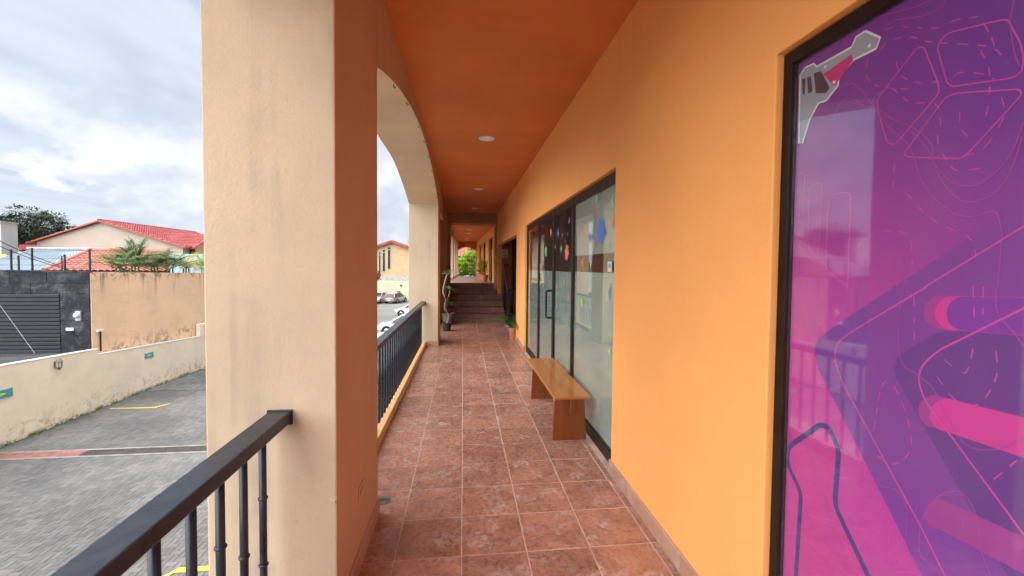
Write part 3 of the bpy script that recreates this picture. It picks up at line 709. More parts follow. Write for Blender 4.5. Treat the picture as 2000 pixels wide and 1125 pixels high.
def paver_verts(h=.03, c=.004):
    vs = [(-ha,-hb,-h),(ha,-hb,-h),(ha,hb,-h),(-ha,hb,-h),(-ha,-hb,-c),(ha,-hb,-c),(ha,hb,-c),(-ha,hb,-c),(-ha+c,-hb+c,0),(ha-c,-hb+c,0),(ha-c,hb-c,0),(-ha+c,hb-c,0)]
    fs = [(8,9,10,11)]
    for k in (0, 4): fs += [(k+i, k+(i+1) % 4, k+4+(i+1) % 4, k+4+i) for i in range(4)]
    return vs, fs
pv, pf = paver_verts()
pm_ = MB().add(pv, pf).mesh('paver', M['paver_one'])
for x, y, v, q in near: inst('paver', pm_, (x, y, LOT+rnd.uniform(-.003, .003)), lot, rot=(rnd.uniform(-.01, .01), rnd.uniform(-.01, .01), math.pi/2 if v else 0))
b = MB()
for x, y, v, q in keep:
    if (x, y) in nset: continue
    dz = LOT+rnd.uniform(-.003, .003)
    b.add([((x-p[1], y+p[0], dz+p[2]) if v else (x+p[0], y+p[1], dz+p[2])) for p in pv], pf)
tag(b.build('pavers', M['paver'], lot, fix=False), kind='stuff')
# drain channel across the yard
M['channel'] = plain('channel_concrete', (.24, .235, .23), .9, .2, 4, .2)
M['drain_red'] = plain('red_grate', (.29, .14, .12), .8, .25, 5, .3)
M['drain_dark'] = plain('iron_grate', (.06, .05, .045), .8, .3, 8, .3)
dr = tag(empty('drain_channel', (-12.6, DRAIN_Y0, LOT)), 'long drain channel with slotted grating crossing the paver yard', 'drain')
for y in (DRAIN_Y0-.07, DRAIN_Y1):
    o = MB().box(0, 11.3, y-DRAIN_Y0, y-DRAIN_Y0+.07, -.08, .008).build('channel_edge', M['channel'], dr, bevel=.006)
MB().box(0, 11.3, 0, DRAIN_Y1-DRAIN_Y0-.001, -.2, -.09).build('channel_bed', M['soil'], dr)
for x0, x1, mt in ((0, 2.3, 'drain_red'), (2.32, 11.3, 'drain_dark')):
    gb = MB(); x = x0
    while x < x1-.04: gb.box(x, x+(.065 if mt == 'drain_red' else .035), .005, DRAIN_Y1-DRAIN_Y0-.006, -.03, -.002); x += .085
    gb.box(x0, x1, .004, .035, -.032, -.001); gb.box(x0, x1, DRAIN_Y1-DRAIN_Y0-.04, DRAIN_Y1-DRAIN_Y0-.005, -.032, -.001)
    o = gb.build('grating', M[mt], dr)
tag(o, kind='stuff')
# painted bay lines
def bay_line(x0, x1, y, hook, label):
    b = MB(); z = LOT+.007
    b.quad((x0, y-.05, z), (x1, y-.05, z), (x1, y+.05, z), (x0, y+.05, z))
    if hook: hx = x1 if hook > 0 else x0; b.quad((hx, y-.05, z), (hx-.09*hook, y-.05, z), (hx-.09*hook, y-.05-.55, z), (hx, y-.05-.55, z)) if False else b.quad((hx, y+.05, z), (hx-.14*hook, y+.05, z), (hx+.12*hook, y+.40, z), (hx+.22*hook, y+.40, z))
    return tag(b.build('parking_line', M['yellow']), label, 'road marking', 'yellow parking bay lines', kind='structure')
bay_line(-12.5, -10.95, 16.4, 1, 'faded yellow bay line beyond the drain channel'); bay_line(-13.0+.15, -10.9, 22.35, 1, 'yellow bay line far along the perimeter wall beside the pier')
b_ = MB(); z = LOT+.008
b_.quad((-4.80, 7.50, z), (-1.3, 7.50, z), (-1.3, 7.62, z), (-4.70, 7.62, z)); b_.quad((-4.80, 7.50, z+.001), (-4.68, 7.62, z+.001), (-4.80, 7.62, z+.001), (-5.1, 7.2, z+.001), (-4.95, 7.2, z+.001))
tag(b_.build('parking_line', M['yellow']), 'bright yellow bay line with bent end below the near railing', 'road marking', 'yellow parking bay lines', kind='structure')

# ------------------------------------------------------------------ railings
def railing(y0, y1, label, top=.975, ends=(True, True), xc=-.86):
    r = empty('railing', (xc, y0, 0)); tag(r, label, 'railing', 'black railings between the piers')
    L_ = y1-y0
    MB().box(-.05, .05, .004, L_-.004, top-.055, top).build('handrail', M['black_metal'], r, bevel=.006)
    for yy in ((L_-.02,) if ends[1] else ())+((0.003,) if ends[0] else ()):
        MB().box(-.056, .056, yy, yy+.012, top-.064, top+.006).build('end_plate', M['black_metal'], r, bevel=.003)
    n = int(L_/.163); k0 = .12
    bm_ = MB().tube([(0, 0, .03), (0, 0, top-.074)], .0155, 12).mesh('baluster', M['black_metal'], True)
    ring = MB()
    ring.lathe((0, 0, 0), [(.0145, -.005), (.0195, -.005), (.0215, 0), (.0195, .005), (.0145, .005)], 14)
    rm = ring.mesh('collar', M['black_metal'], True)
    for i in range(n):
        y = L_-k0-i*.163
        if y < .05: break
        bl = inst('baluster', bm_, (-.03, y, .02), r)
        for z in ((.70, .40) if i % 2 == 0 else (.55, .25)): inst('collar', rm, (0, 0, z), bl)
    return r
railing(-4.28, 2.055, 'thick black railing ending at the near cream pier in the foreground', 1.07, xc=-.842)
MB().box(-.865, -.80, 10.101, 12.449, -.2, .095).build('curb', M['curb'], bld, bevel=.006); MB().box(X_OUT, -.866, 10.101, 12.449, -.2, .05).build('ledge', M['concrete'], bld)
MB().box(X_OUT+.005, -.58, 10.101, 12.449, 3.1, zt-.002).build('beam', M['orange_in'], bld)
railing(10.10, 12.45, 'short black railing in the side bay behind the far pier')
railing(2.99, 9.30, 'black railing between the two cream piers under the arch')

# ------------------------------------------------------------------ bench
bn = tag(empty('bench', (1.04, 4.8, 0)), 'low varnished wooden bench against the frosted shopfront', 'bench')
MB().box(-.135, .245, -.76, 1.04, .432, .458).build('seat', M['wood'], bn, bevel=.005)
for y in (-.68, .66):
    MB().prism_y([(-.135, .0), (.215, 0), (.19, .431), (-.115, .431)], y-.014, y+.014).build('leg', M['wood_leg'], bn, bevel=.003)
MB().box(.03, .085, -.745, .72, .29, .431).build('stretcher', M['wood_leg'], bn, bevel=.003)

# ------------------------------------------------------------------ ceiling lights
M['lamp_glass'] = plain('lamp_glass', (.86, .86, .85), .35, .03, 5)
for i, (x, y, z, lb) in enumerate(((.351, 6.46, Z_CEIL, 'white round ceiling light nearest the camera'), (.38, 10.67, Z_CEIL, 'white round ceiling light, second along the lower walkway'), (.387, 14.2, Z_CEIL, 'white round ceiling light just before the stair'),
        (.26, 17.9, ZUC, 'first small round light on the upper gallery ceiling'), (.24, 19.9, ZUC, 'second small round light on the upper gallery ceiling'), (.2, 23.2, ZUC, 'third small round light on the upper gallery ceiling'), (.18, 24.8, ZUC, 'last small round light on the upper gallery ceiling'))):
    e = tag(empty('ceiling_light', (x, y, z)), lb, 'ceiling light', 'round lights along the walkway ceiling')
    MB().lathe((0, 0, 0), [(.125, -.001), (.125, -.008), (.112, -.014), (.100, -.012), (.100, -.001)], 32).build('trim_ring', M['white_paint'], e, smooth=True, auto=40)
    MB().lathe((0, 0, 0), [(.099, -.002), (.099, -.010), (.06, -.014), (.01, -.015)], 32).build('diffuser', M['lamp_glass'], e, smooth=True)

# ------------------------------------------------------------------ outlet and floor drain
e = tag(empty('outlet', (xin(2.515)+.001, 2.515, .43)), 'recessed power outlet low on the near pier', 'outlet')
MB().box(0, .004, -.065, .065, -.04, .04).build('plate', plain('outlet_plate', (.56, .37, .25), .4, .05), e, bevel=.002)
for y in (-.032, 0, .032): MB().box(.004, .008, y-.012, y+.012, -.018, .018).build('socket', plain('outlet_socket', (.44, .27, .18), .4, .05), e, bevel=.001)
e = tag(empty('floor_drain', (-.58, 3.16, .0012)), 'round metal drain in the floor beside the near pier', 'drain')
MB().lathe((0, 0, 0), [(.055, 0), (.055, .003), (.045, .004)], 24).build('rim', M['steel'], e)
for k in range(5): MB().box(-.036+k*.018-.004, -.036+k*.018+.004, -.03, .03, .0042, .005).build('slot', M['rubber'], e)

# ------------------------------------------------------------------ plants
def leaf_mat(name, c1, c2, tr=.25):
    n = NT(name); g_ = n.N.new('ShaderNodeNewGeometry'); f = n.noise(3, 3)
    c = n.mix(g_.outputs['Random Per Island'], c1, c2); c = n.mix(n.ramp(f, .3, .7, 0, .4), c, tuple(x*.6 for x in c1))
    n.done(c, .45, .4)
    t = n.N.new('ShaderNodeBsdfTranslucent'); n.L.new(c, t.inputs[0])
    mx = n.N.new('ShaderNodeMixShader'); mx.inputs[0].default_value = tr
    n.L.new(n.b.outputs[0], mx.inputs[1]); n.L.new(t.outputs[0], mx.inputs[2]); n.L.new(mx.outputs[0], n.out.inputs[0]); return n.mat
M['leaf'] = leaf_mat('leaf_green', (.06, .15, .035), (.13, .26, .07)); M['leaf_pale'] = leaf_mat('leaf_pale', (.16, .30, .14), (.28, .42, .22)); M['leaf_red'] = leaf_mat('leaf_red', (.10, .018, .02), (.20, .035, .04))
M['leaf_lime'] = leaf_mat('leaf_lime', (.26, .42, .03), (.48, .60, .06), .4); M['leaf_yellow'] = leaf_mat('leaf_yellow', (.50, .42, .03), (.70, .55, .06), .35); M['leaf_palm'] = leaf_mat('leaf_palm', (.15, .25, .11), (.32, .44, .22), .35)
M['leaf_dark'] = leaf_mat('leaf_dark', (.050, .078, .060), (.085, .12, .085), .15)
M['bark'] = plain('bark', (.22, .19, .16), .9, .25, 20, .2, bump=.5, bscale=30, bdist=.02); M['bark_pale'] = plain('bark_pale', (.42, .37, .31), .8, .15, 20, .2)
M['pot_grey'] = plain('grey_pot', (.20, .21, .20), .7, .2, 9, .3); M['pot_dark'] = plain('dark_pot', (.055, .03, .025), .6, .2, 9, .4)
def leaf(b, p, d, L_, w, up=Vector((0, 0, 1)), droop=.25, n=4):
    d = d.normalized(); s = d.cross(up); s = s.normalized() if s.length > 1e-4 else Vector((1, 0, 0))
    vs = []; 
    for i in range(n+1):
        t = i/n; c = p+d*(L_*t)-Vector((0, 0, 1))*(droop*L_*t*t); ww = w*math.sin(math.pi*min(1, .08+t*.92))**.8 if i < n else 0
        nrm = s.cross(d)
        vs += [c-s*ww, c+nrm*(-.15*ww), c+s*ww]
    b.add(vs, [(3*i+k, 3*i+k+1, 3*i+k+4, 3*i+k+3) for i in range(n) for k in (0, 1)])
def pot(parent, r0, r1, h, mt, rim=.02):
    return MB().lathe((0, 0, 0), [(r0, 0), (r1-.008, h-rim), (r1+.008, h-rim), (r1+.008, h), (r1-.01, h), (r1-.015, h-.03)], 20).build('pot', M[mt], parent, smooth=True, auto=35)
def soil(parent, r, z): return MB().lathe((0, 0, 0), [(r, z-.01), (r*.6, z+.004), (.005, z+.01)], 14).build('soil', M['soil'], parent)
def crown_leaves(b, c, n, L_, w, el=(.1, 1.1), droop=.3):
    for i in range(n):
        a = 2.4*i+rnd.uniform(-.3, .3); e = rnd.uniform(*el)
        leaf(b, c, Vector((math.cos(a)*math.cos(e), math.sin(a)*math.cos(e), math.sin(e))), L_*rnd.uniform(.7, 1.1), w*rnd.uniform(.8, 1.15), droop=droop)
# leafy tall plant with pale stem in the dark pot
p = tag(empty('potted_plant', (-.43, 11.45, 0)), 'tall plant with pale bent stem in a dark pot beside the far pier', 'plant')
pot(p, .10, .135, .22, 'pot_dark'); soil(p, .11, .2)
stem = [(0, 0, .2), (.05, 0, .42), (-.06, 0, .62), (-.03, 0, .85), (-.10, 0, 1.05), (-.06, .0, 1.3), (.02, 0, 1.58)]
sm = MB().tube(spline([Vector(q) for q in stem]), .017, 8).build('stem', M['bark_pale'], p, smooth=True)
MB().tube(spline([Vector(q) for q in ((-.02, 0, .8), (.06, .05, .98), (.08, .05, 1.1))]), .012, 7).build('branch', M['bark_pale'], sm, smooth=True)
lb = MB(); crown_leaves(lb, Vector((.02, 0, 1.57)), 11, .26, .05, (-.1, .9)); crown_leaves(lb, Vector((.08, .05, 1.1)), 10, .25, .045, (0, 1.0)); lb.build('leaves', M['leaf_pale'], p, smooth=True, fix=False)
rl = MB()
for k in range(46):
    z = rnd.uniform(.42, .95); a = rnd.uniform(0, 6.28); leaf(rl, Vector((rnd.uniform(-.05, .06), rnd.uniform(-.04, .04), z)), Vector((math.cos(a), math.sin(a), rnd.uniform(-.2, .7))), rnd.uniform(.09, .16), .022)
rl.build('red_leaves', M['leaf_red'], p, smooth=True, fix=False)
p = tag(empty('potted_plant', (-.47, 12.75, 0)), 'small leafy plant in a wide grey pot in front of the stair', 'plant')
pot(p, .13, .20, .34, 'pot_grey', .035); soil(p, .17, .31)
MB().tube([(0, 0, .3), (-.03, 0, .5), (0, 0, .72)], .014, 7).build('stem', M['bark_pale'], p)
lb = MB(); crown_leaves(lb, Vector((0, 0, .7)), 14, .24, .05, (-.2, 1.1)); lb.build('leaves', M['leaf'], p, smooth=True, fix=False)
# fern in the terracotta pot
p = tag(empty('potted_fern', (1.20, 10.02, 0)), 'green fern in a terracotta pot at the passage corner', 'plant')
pot(p, .075, .10, .29, 'terracotta', .04); soil(p, .085, .27)
def frond(b, p0, az, el, L_, nl, ll, lw, droop, spine_r=.004, spine=None):
    d0 = Vector((math.cos(az)*math.cos(el), math.sin(az)*math.cos(el), math.sin(el))); pts = []
    for i in range(nl+1):
        t = i/nl; pts.append(p0+d0*(L_*t)-Vector((0, 0, 1))*(droop*L_*t*t))
    if spine is not None: spine.tube(pts[::max(1, nl//6)]+[pts[-1]], [spine_r]*len(pts[::max(1, nl//6)])+[spine_r*.3], 5)
    for i in range(2, nl+1):
        t = i/nl; dd = (pts[i]-pts[i-1]).normalized(); s = dd.cross(Vector((0, 0, 1)))
        s = s.normalized() if s.length > 1e-3 else Vector((1, 0, 0))
        q = ll*math.sin(math.pi*(.12+.84*t))**.7
        for sg in (-1, 1): leaf(b, pts[i], s*sg+dd*.75+Vector((0, 0, .18)), q*rnd.uniform(.85, 1.1), lw, droop=.35, n=2)
lb, sp = MB(), MB()
for k in range(22): frond(lb, Vector((0, 0, .27)), 2.4*k+.5, rnd.uniform(.6, 1.45), rnd.uniform(.55, .95), 20, .14, .015, .5, .003, sp)
lb.build('fronds', M['leaf'], p, smooth=True, fix=False); sp.build('stalks', M['leaf'], p)
# terracotta pots along the upper gallery
for k, (y, mt, hh, lb_) in enumerate(((17.6, 'leaf', .55, 'terracotta pot with broad dark green leaves, first at the top of the stair'), (18.7, 'leaf_yellow', .62, 'terracotta pot with yellow green shrub, second on the upper gallery'), (19.8, 'leaf_lime', .6, 'terracotta pot with lime shrub, third on the upper gallery'), (21.0, 'leaf_yellow', .45, 'small terracotta pot with yellow leaves, farthest on the upper gallery'))):
    p = tag(empty('potted_plant', (UW(y)-.22, y, ZU)), lb_, 'plant', 'pots along the upper gallery wall')
    pot(p, .11, .15, .28, 'terracotta', .05); soil(p, .125, .26)
    lb = MB(); MB().tube([(0, 0, .25), (.01, 0, .25+hh*.6)], .012, 6).build('stem', M['bark'], p)
    for i in range(60):
        a = rnd.uniform(0, 6.28); z = .3+hh*rnd.random(); leaf(lb, Vector((rnd.uniform(-.05, .05), rnd.uniform(-.05, .05), z)), Vector((math.cos(a), math.sin(a), rnd.uniform(.1, 1.2))), rnd.uniform(.15, .28), .03)
    lb.build('leaves', M[mt], p, smooth=True, fix=False)

# ------------------------------------------------------------------ stair handrail and notice
h = tag(empty('stair_railing', (1.44, 13.3, 0)), 'black metal guard rail beside the stair in the side passage', 'railing')
P0, P1 = Vector((-.02, 0, 1.0)), Vector((.04, 1.95, 1.84))
MB().tube([(.22, .0, 1.0), P0, P1, (.2, 2.0, 1.84)], .028, 8).build('handrail', M['black_metal'], h)
for k in range(13):
    t = k/12; q = P0.lerp(P1, t); MB().tube([(q.x, q.y, max(0.0, q.z-1.02)), (q.x, q.y, q.z)], .014, 6).build('baluster', M['black_metal'], h)
MB().tube([(.0, 0, .02), (.0, 0, 1.0)], .026, 8).build('post', M['black_metal'], h); MB().tube([(.18, .02, -.0), (.2, .02, .98)], .02, 8).build('post', M['black_metal'], h)
sg = tag(empty('notice_sign', (1.425+.001, 15.445, 2.25)), 'white no smoking notice on the wall above the stair railing', 'sign')
sg.location = (1.53, 15.449, 2.25)
MB().box(-.11, .11, -.006, 0, -.15, .15).build('board', M['plastic_white'], sg)
ringm = plain('sign_black', (.03, .03, .03), .5, .1); redm = plain('sign_red', (.5, .05, .04), .5, .1)
b = MB(); n = 24
for i in range(n):
    a0, a1 = 2*math.pi*i/n, 2*math.pi*(i+1)/n
    b.quad(*[(math.cos(a)*r, -.008, .02+math.sin(a)*r) for a, r in ((a0, .055), (a1, .055), (a1, .073), (a0, .073))])
b.quad((-.045, -.0082, .058), (-.032, -.0082, .07), (.045, -.0082, -.018), (.032, -.0082, -.03)); b.build('ban_ring', ringm, sg, fix=False)
MB().box(-.035, .03, -.0085, -.0075, .012, .026).build('cigarette', ringm, sg)
MB().box(-.09, .09, -.0085, -.0075, -.10, -.075).build('print_bar', ringm, sg); MB().box(-.07, .07, -.0085, -.0075, -.13, -.115).build('print_bar', ringm, sg); MB().box(-.09, .09, -.0085, -.0075, .115, .135).build('print_bar', redm, sg)

# far end railing of the upper gallery
r = tag(empty('railing', (.24, YU1+.0, ZU)), 'thin dark railing across the far end of the upper gallery', 'railing')
for z in (.95, .68, .08): MB().box(-.72, .58, -.02, .02, z, z+.035).build('rail', M['black_metal'], r)
for k in range(13): MB().box(-.70+k*.105, -.685+k*.105, -.008, .008, .0, .95).build('baluster', M['black_metal'], r)

# ------------------------------------------------------------------ perimeter wall and street side
def dirty_wall(name, col, dark, base_z, top_z=None, moss=None, streak=.5):
    n = NT(name); v = n.coord(); o = n.sep(v)
    f = n.noise(.9, 5, .6); c = n.mix(n.ramp(f, .3, .7), tuple(x*.93 for x in col), tuple(min(1, x*1.05) for x in col))
    blot = n.noise(3.2, 7, .72, None, .8); st = n.noise(1, 6, .65, n.mapping(v, (4.5, 4.5, .28)))
    zb = n.ramp(o[2], base_z, base_z+.95, 1, 0)
    k = n.math('MULTIPLY', zb, n.ramp(blot, .47, .60)); c = n.mix(n.math('MULTIPLY', k, .75), c, dark)
    horiz = n.noise(1, 5, .6, n.mapping(v, (1.2, 1.2, 9))); c = n.mix(n.math('MULTIPLY', n.ramp(horiz, .58, .72), .22), c, dark)
    if top_z is not None:
        zt2 = n.ramp(o[2], top_z-1.3, top_z, 0, 1)
        c = n.mix(n.math('MULTIPLY', n.math('MULTIPLY', zt2, n.ramp(st, .52, .70)), streak), c, dark)
        zt3 = n.ramp(o[2], top_z-.45, top_z-.05, 0, 1); c = n.mix(n.math('MULTIPLY', n.math('MULTIPLY', zt3, n.ramp(blot, .46, .62)), .75), c, tuple(x*.6 for x in dark))
    if moss: c = n.mix(n.math('MULTIPLY', n.ramp(o[2], base_z, base_z+.16, 1, 0), n.ramp(n.noise(4, 5, .7), .42, .58)), c, moss)
    return n.done(c, .9, .2, 0, n.bump(n.noise(30, 4, .6), .3, .01))
XW = -12.88; GY_ = 16.45
pw_mat = dirty_wall('perimeter_paint', (.86, .81, .66), (.45, .39, .28), LOT, None, (.10, .11, .035))
pwall = tag(MB().prism_x([(-6, LOT-.1), (62.0, LOT-.1), (62.0, -1.95), (23.2, -1.885), (16.46, -1.52), (16.46, -1.325), (13.27, -1.176), (-6, -.30)], XW, XW-.17).build('perimeter_wall', pw_mat, bevel=.015), 'long cream perimeter wall with sloping top beside the paver yard', 'wall')
MB().prism_x([(16.47, -1.519), (23.15, -1.881), (23.15, -1.85), (16.47, -1.489)], XW+.012, XW-.18).build('coping', M['white_paint'], pwall, bevel=.005)
MB().prism_x([(-6, -.299), (13.27, -1.175), (16.46, -1.324), (16.46, -1.294), (13.27, -1.145), (-6, -.269)], XW+.012, XW-.18).build('coping', M['white_paint'], pwall, bevel=.005)
MB().box(XW-.16, XW+.02, 22.25, 22.85, -1.86, -1.22).build('post', pw_mat, pwall, bevel=.01)
fw = tag(MB().box(-13.0, -3.2, 62.6, 62.85, LOT-.1, -.46).build('end_wall', dirty_wall('end_wall_paint', (.56, .545, .40), (.4, .37, .27), LOT)), 'pale yellow wall closing the far end of the parking lot', 'wall')
MB().box(-11.9, -5, 63.2, 63.5, -.6, .25).build('grey_block', M['concrete'], fw)
for x, z, s in ((-8.95, -1.15, .13), (-9.3, -2.2, .25)): MB().box(x-s, x+s, 62.55, 62.6, z-s*.9, z+s*.9).build('wall_box', M['window_dark'], fw)
tag(MB().box(-90, XW-.175, -6, GY_-.0, LOT-.1, -1.43).build('street', plain('street_asphalt', (.06, .062, .066), .9, .3, 1.5, .3)), 'street in front of the garage behind the perimeter wall', kind='structure')
tag(MB().box(-90, -13.33, GY_+.001, 100, LOT-.1, -1.432).build('back_yards', M['ground']), 'yards behind the peach wall', kind='structure')
# dark stone garage front
GY = 16.45
def stone_mat():
    n = NT('dark_stone'); oi = n.N.new('ShaderNodeObjectInfo'); v = n.coord()
    a = n.noise(1.6, 6, .7, v, .5); b = n.noise(9, 5, .7)
    c = n.mix(n.ramp(a, .45, .72), (.020, .024, .032), (.085, .095, .108)); c = n.mix(n.ramp(b, .5, .75, 0, .5), c, (.14, .15, .155))
    c = n.mix(1, c, n.mix(oi.outputs['Random'], (.75, .75, .78), (1.15, 1.15, 1.12)), 'MULTIPLY')
    return n.done(c, .85, .25, 0, n.bump(b, .4, .01))
M['stone'] = stone_mat(); M['shutter'] = plain('shutter_steel', (.014, .018, .027), .5, .15, 3, .4)
ga = tag(empty('garage', (-13.1, GY, -1.45)), 'dark stone garage front with closed steel roller shutter', 'garage')
gx0 = -13.105
gz = lambda z: z+1.45
MB().box(-11.5, -.022, .03, .3, 0, gz(1.40)).build('wall_core', M['joint'], ga)
rows = [(1.02, 1.43), (.655, 1.02), (.13, .655), (-.29, .13), (-.83, -.29), (-1.45, -.83)]
for r_, (za, zb) in enumerate(rows):
    xs = [-11.4, -10.1, -8.8, -7.5, -6.2, -4.9, -3.6, -2.5, -1.35, -.02] if r_ < 2 else ([-11.4, -10.6, -.955, -.02])
    if r_ == 1: xs = [x-.5 if -11 < x < -1 else x for x in xs]
    for k in range(len(xs)-1):
        if r_ >= 2 and k == 1: continue
        MB().box(xs[k]+.006, xs[k+1]-.006, rnd.uniform(-.006, .006), .04, gz(za)+.006, gz(zb)-.006).build('stone_block', M['stone'], ga, bevel=.012)
sh = MB().box(-10.59, -.956, .018, .05, 0, gz(.654)).build('shutter', M['shutter'], ga)
ns = 15; hs = gz(.65)/ns
for k in range(ns):
    MB().add([(-10.58, .012, k*hs+.004), (-.966, .012, k*hs+.004), (-.966, -.014, k*hs+.03), (-10.58, -.014, k*hs+.03), (-10.58, -.012, (k+1)*hs-.03), (-.966, -.012, (k+1)*hs-.03), (-10.58, .012, (k+1)*hs-.004), (-.966, .012, (k+1)*hs-.004)],
             [(0, 1, 2, 3), (3, 2, 5, 4), (4, 5, 7, 6)]).build('slat', M['shutter'], sh, fix=False)
MB().box(-11.5, .0, -.02, .32, gz(1.432), gz(1.47)).build('coping', M['stone'], ga, bevel=.008)
e = tag(empty('electric_meter', (-13.46, GY-.01, -.12)), 'grey electric meter box with round glass on the dark stone pier', 'meter')
MB().box(-.07, .09, -.06, 0, -.17, .17).build('box', plain('meter_grey', (.42, .46, .47), .5, .1), e, bevel=.008); MB().lathe((-.0, -.06, .03), [(.095, 0), (.095, -.05), (.06, -.10), (.01, -.11)], 18, 'y').build('dial', plain('meter_glass', (.62, .64, .60), .25, .1), e, smooth=True, auto=40)
e = tag(empty('letterbox', (-13.74, GY-.01, -.64)), 'white letterbox slot low on the dark stone pier', 'letterbox')
MB().box(-.12, .12, -.03, 0, 0, .10).build('flap', M['plastic_white'], e, bevel=.005); MB().box(-.14, .14, -.05, 0, -.08, -.03).build('slot', M['rubber'], e)
# peach boundary wall
pch = dirty_wall('peach_paint', (.88, .64, .44), (.22, .15, .11), -1.75, 1.40, None, .8)
pw2 = tag(MB().prism_x([(GY+.05, LOT), (46, LOT), (46, 1.2), (23.3, 1.30), (GY+.05, 1.41)], -13.10, -13.32).build('boundary_wall', pch, bevel=.01), 'tall peach boundary wall stained with black mould', 'wall')
e = tag(empty('vent_pipe', (-13.06, 16.80, -1.45)), 'thin black pipe with white cap against the peach wall', 'pipe')
MB().tube([(0, 0, 0), (0, 0, .72)], .025, 8).build('pipe', M['rubber'], e); MB().box(-.03, .05, -.16, .10, .72, .79).build('cap', M['plastic_white'], e, bevel=.01)
# fence posts and wires on the garage
for i, (px_, top, lb) in enumerate(((22.6, 487, 'leftmost thin black post on the garage top'), (37, 499, 'short black post on the garage top, second from the left'), (63.5, 484, 'tall black post above the garage shutter'), (127, 497, 'black twin post above the stone pier'), (176, 486, 'tall black post at the garage corner'))):
    y = GY+.15+(.5 if i == 1 else 0); c = at(px_, 530, 1, y); t = at(px_, top, 1, y)
    o = tag(MB().tube([(c.x, y, 1.40), (c.x, y, t.z)], .032, 6).build('fence_post', M['black_metal']), lb, 'post', 'posts on the garage top')
    if i == 3: MB().tube([(c.x-.09, y, 1.40), (c.x-.09, y, t.z-.05)], .02, 6).build('strut', M['black_metal'], o)
for k, (a, b_, lb) in enumerate((((-40, 489), (176, 489), 'top fence wire strung above the garage'), ((-40, 505), (176, 503), 'middle fence wire strung above the garage'), ((-40, 517), (176, 515), 'lower fence wire strung above the garage'))):
    p0, p1 = at(*a, 1, GY+.15), at(*b_, 1, GY+.15); mid = (p0+p1)/2-Vector((0, 0, .03))
    tag(MB().tube([p0, mid, p1], .006, 4).build('fence_wire', M['black_metal']), lb, 'wire', 'wires above the garage')
for k, (a, b_, lb, y) in enumerate((((-60, 455), (152, 532), 'upper dark cable slanting down to the garage corner', 16.1), ((-60, 440), (135, 525), 'lower dark cable slanting across the roofs', 15.9), ((-30, 555), (68, 690), 'thin pale guy wire crossing the roller shutter', 16.0))):
    p0, p1 = at(*a, 1, y-2 if k < 2 else y), at(*b_, 1, y); pts = [p0.lerp(p1, t/6)-Vector((0, 0, .10*math.sin(math.pi*t/6) if k < 2 else 0)) for t in range(7)]
    tag(MB().tube(pts, .011 if k < 2 else .008, 5).build('cable', M['rubber'] if k < 2 else M['concrete']), lb, 'cable')
# lanterns and signs on the perimeter wall
def lantern(loc, lb):
    e = tag(empty('wall_lantern', loc), lb, 'lantern', 'lanterns on the perimeter wall'); mt = M['pot_grey']
    MB().box(-.10, -.085, -.05, .05, -.1, .1).build('back_plate', mt, e)
    MB().tube([(-.09, 0, .05), (-.0, 0, .17), (0, 0, .15)], .012, 6).build('arm', mt, e)
    MB().lathe((0, 0, 0), [(.085, .09), (.10, .085), (.06, .16), (.012, .21)], 6).build('roof', mt, e)
    MB().lathe((0, 0, 0), [(.065, -.085), (.075, .085)], 6).build('glass', plain('lantern_glass', (.45, .48, .45), .3, .1), e)
    for i in range(6):
        a = math.pi/3*i; MB().tube([(.07*math.cos(a), .07*math.sin(a), -.09), (.08*math.cos(a), .08*math.sin(a), .09)], .008, 5).build('bar', mt, e)
    MB().lathe((0, 0, 0), [(.02, -.18), (.07, -.11), (.085, -.085)], 6).build('base', mt, e)
lantern((XW+.105, 14.87, -1.49), 'grey wall lantern on the cream wall below the garage')
lantern((XW+.125, 22.70, -1.36), 'grey wall lantern on the post beside the near pier')
teal = plain('teal_sign', (.06, .34, .40), .4, .08, 5); lime = plain('sign_yellow', (.66, .72, .16), .4, .06)
for y, z, w, h_, lb in ((13.22, -1.965, .34, .12, 'teal sign with yellow mark at the left edge of the cream wall'), (18.86, -2.04, .235, .105, 'small teal sign with yellow mark under the peach wall')):
    e = tag(empty('wall_sign', (XW, y, z)), lb, 'sign', 'teal signs on the perimeter wall')
    MB().box(.001, .03, -w, w, -h_, h_).build('board', teal, e, bevel=.008)
    pts = [(-.5, -.02), (-.46, .16), (-.3, .27), (0, .22), (.30, .12), (.52, .03), (.3, -.12), (0, -.22), (-.3, -.26), (-.46, -.18)]
    MB().quad(*[(.0315, a*w, b*h_*1.5) for a, b in pts]).build('printed_mark', lime, e, fix=False)
# weeds and moss along the foot of the wall
b = MB()
for k in range(1700):
    y = rnd.uniform(9, 26); 
    if mn.noise(Vector((y*.9, 3.3, 0))) < -.05 and rnd.random() < .85: continue
    x = XW+.02+abs(rnd.gauss(0, .12)); a = rnd.uniform(0, 6.28)
    leaf(b, Vector((x, y, LOT-.005)), Vector((math.cos(a), math.sin(a), rnd.uniform(.6, 2))), rnd.uniform(.03, .12), rnd.uniform(.006, .014), n=2)
for k in range(500):
    x = rnd.uniform(-12.3, -1.6); a = rnd.uniform(0, 6.28)
    if mn.noise(Vector((x*1.1, 8.3, 0))) < .05: continue
    leaf(b, Vector((x, rnd.uniform(DRAIN_Y0+.02, DRAIN_Y1), LOT-.06)), Vector((math.cos(a), math.sin(a), rnd.uniform(.8, 2))), rnd.uniform(.05, .12), .012, n=2)
tag(b.build('weeds', M['leaf'], fix=False), 'low green weeds along the foot of the cream wall', 'weeds', kind='stuff')

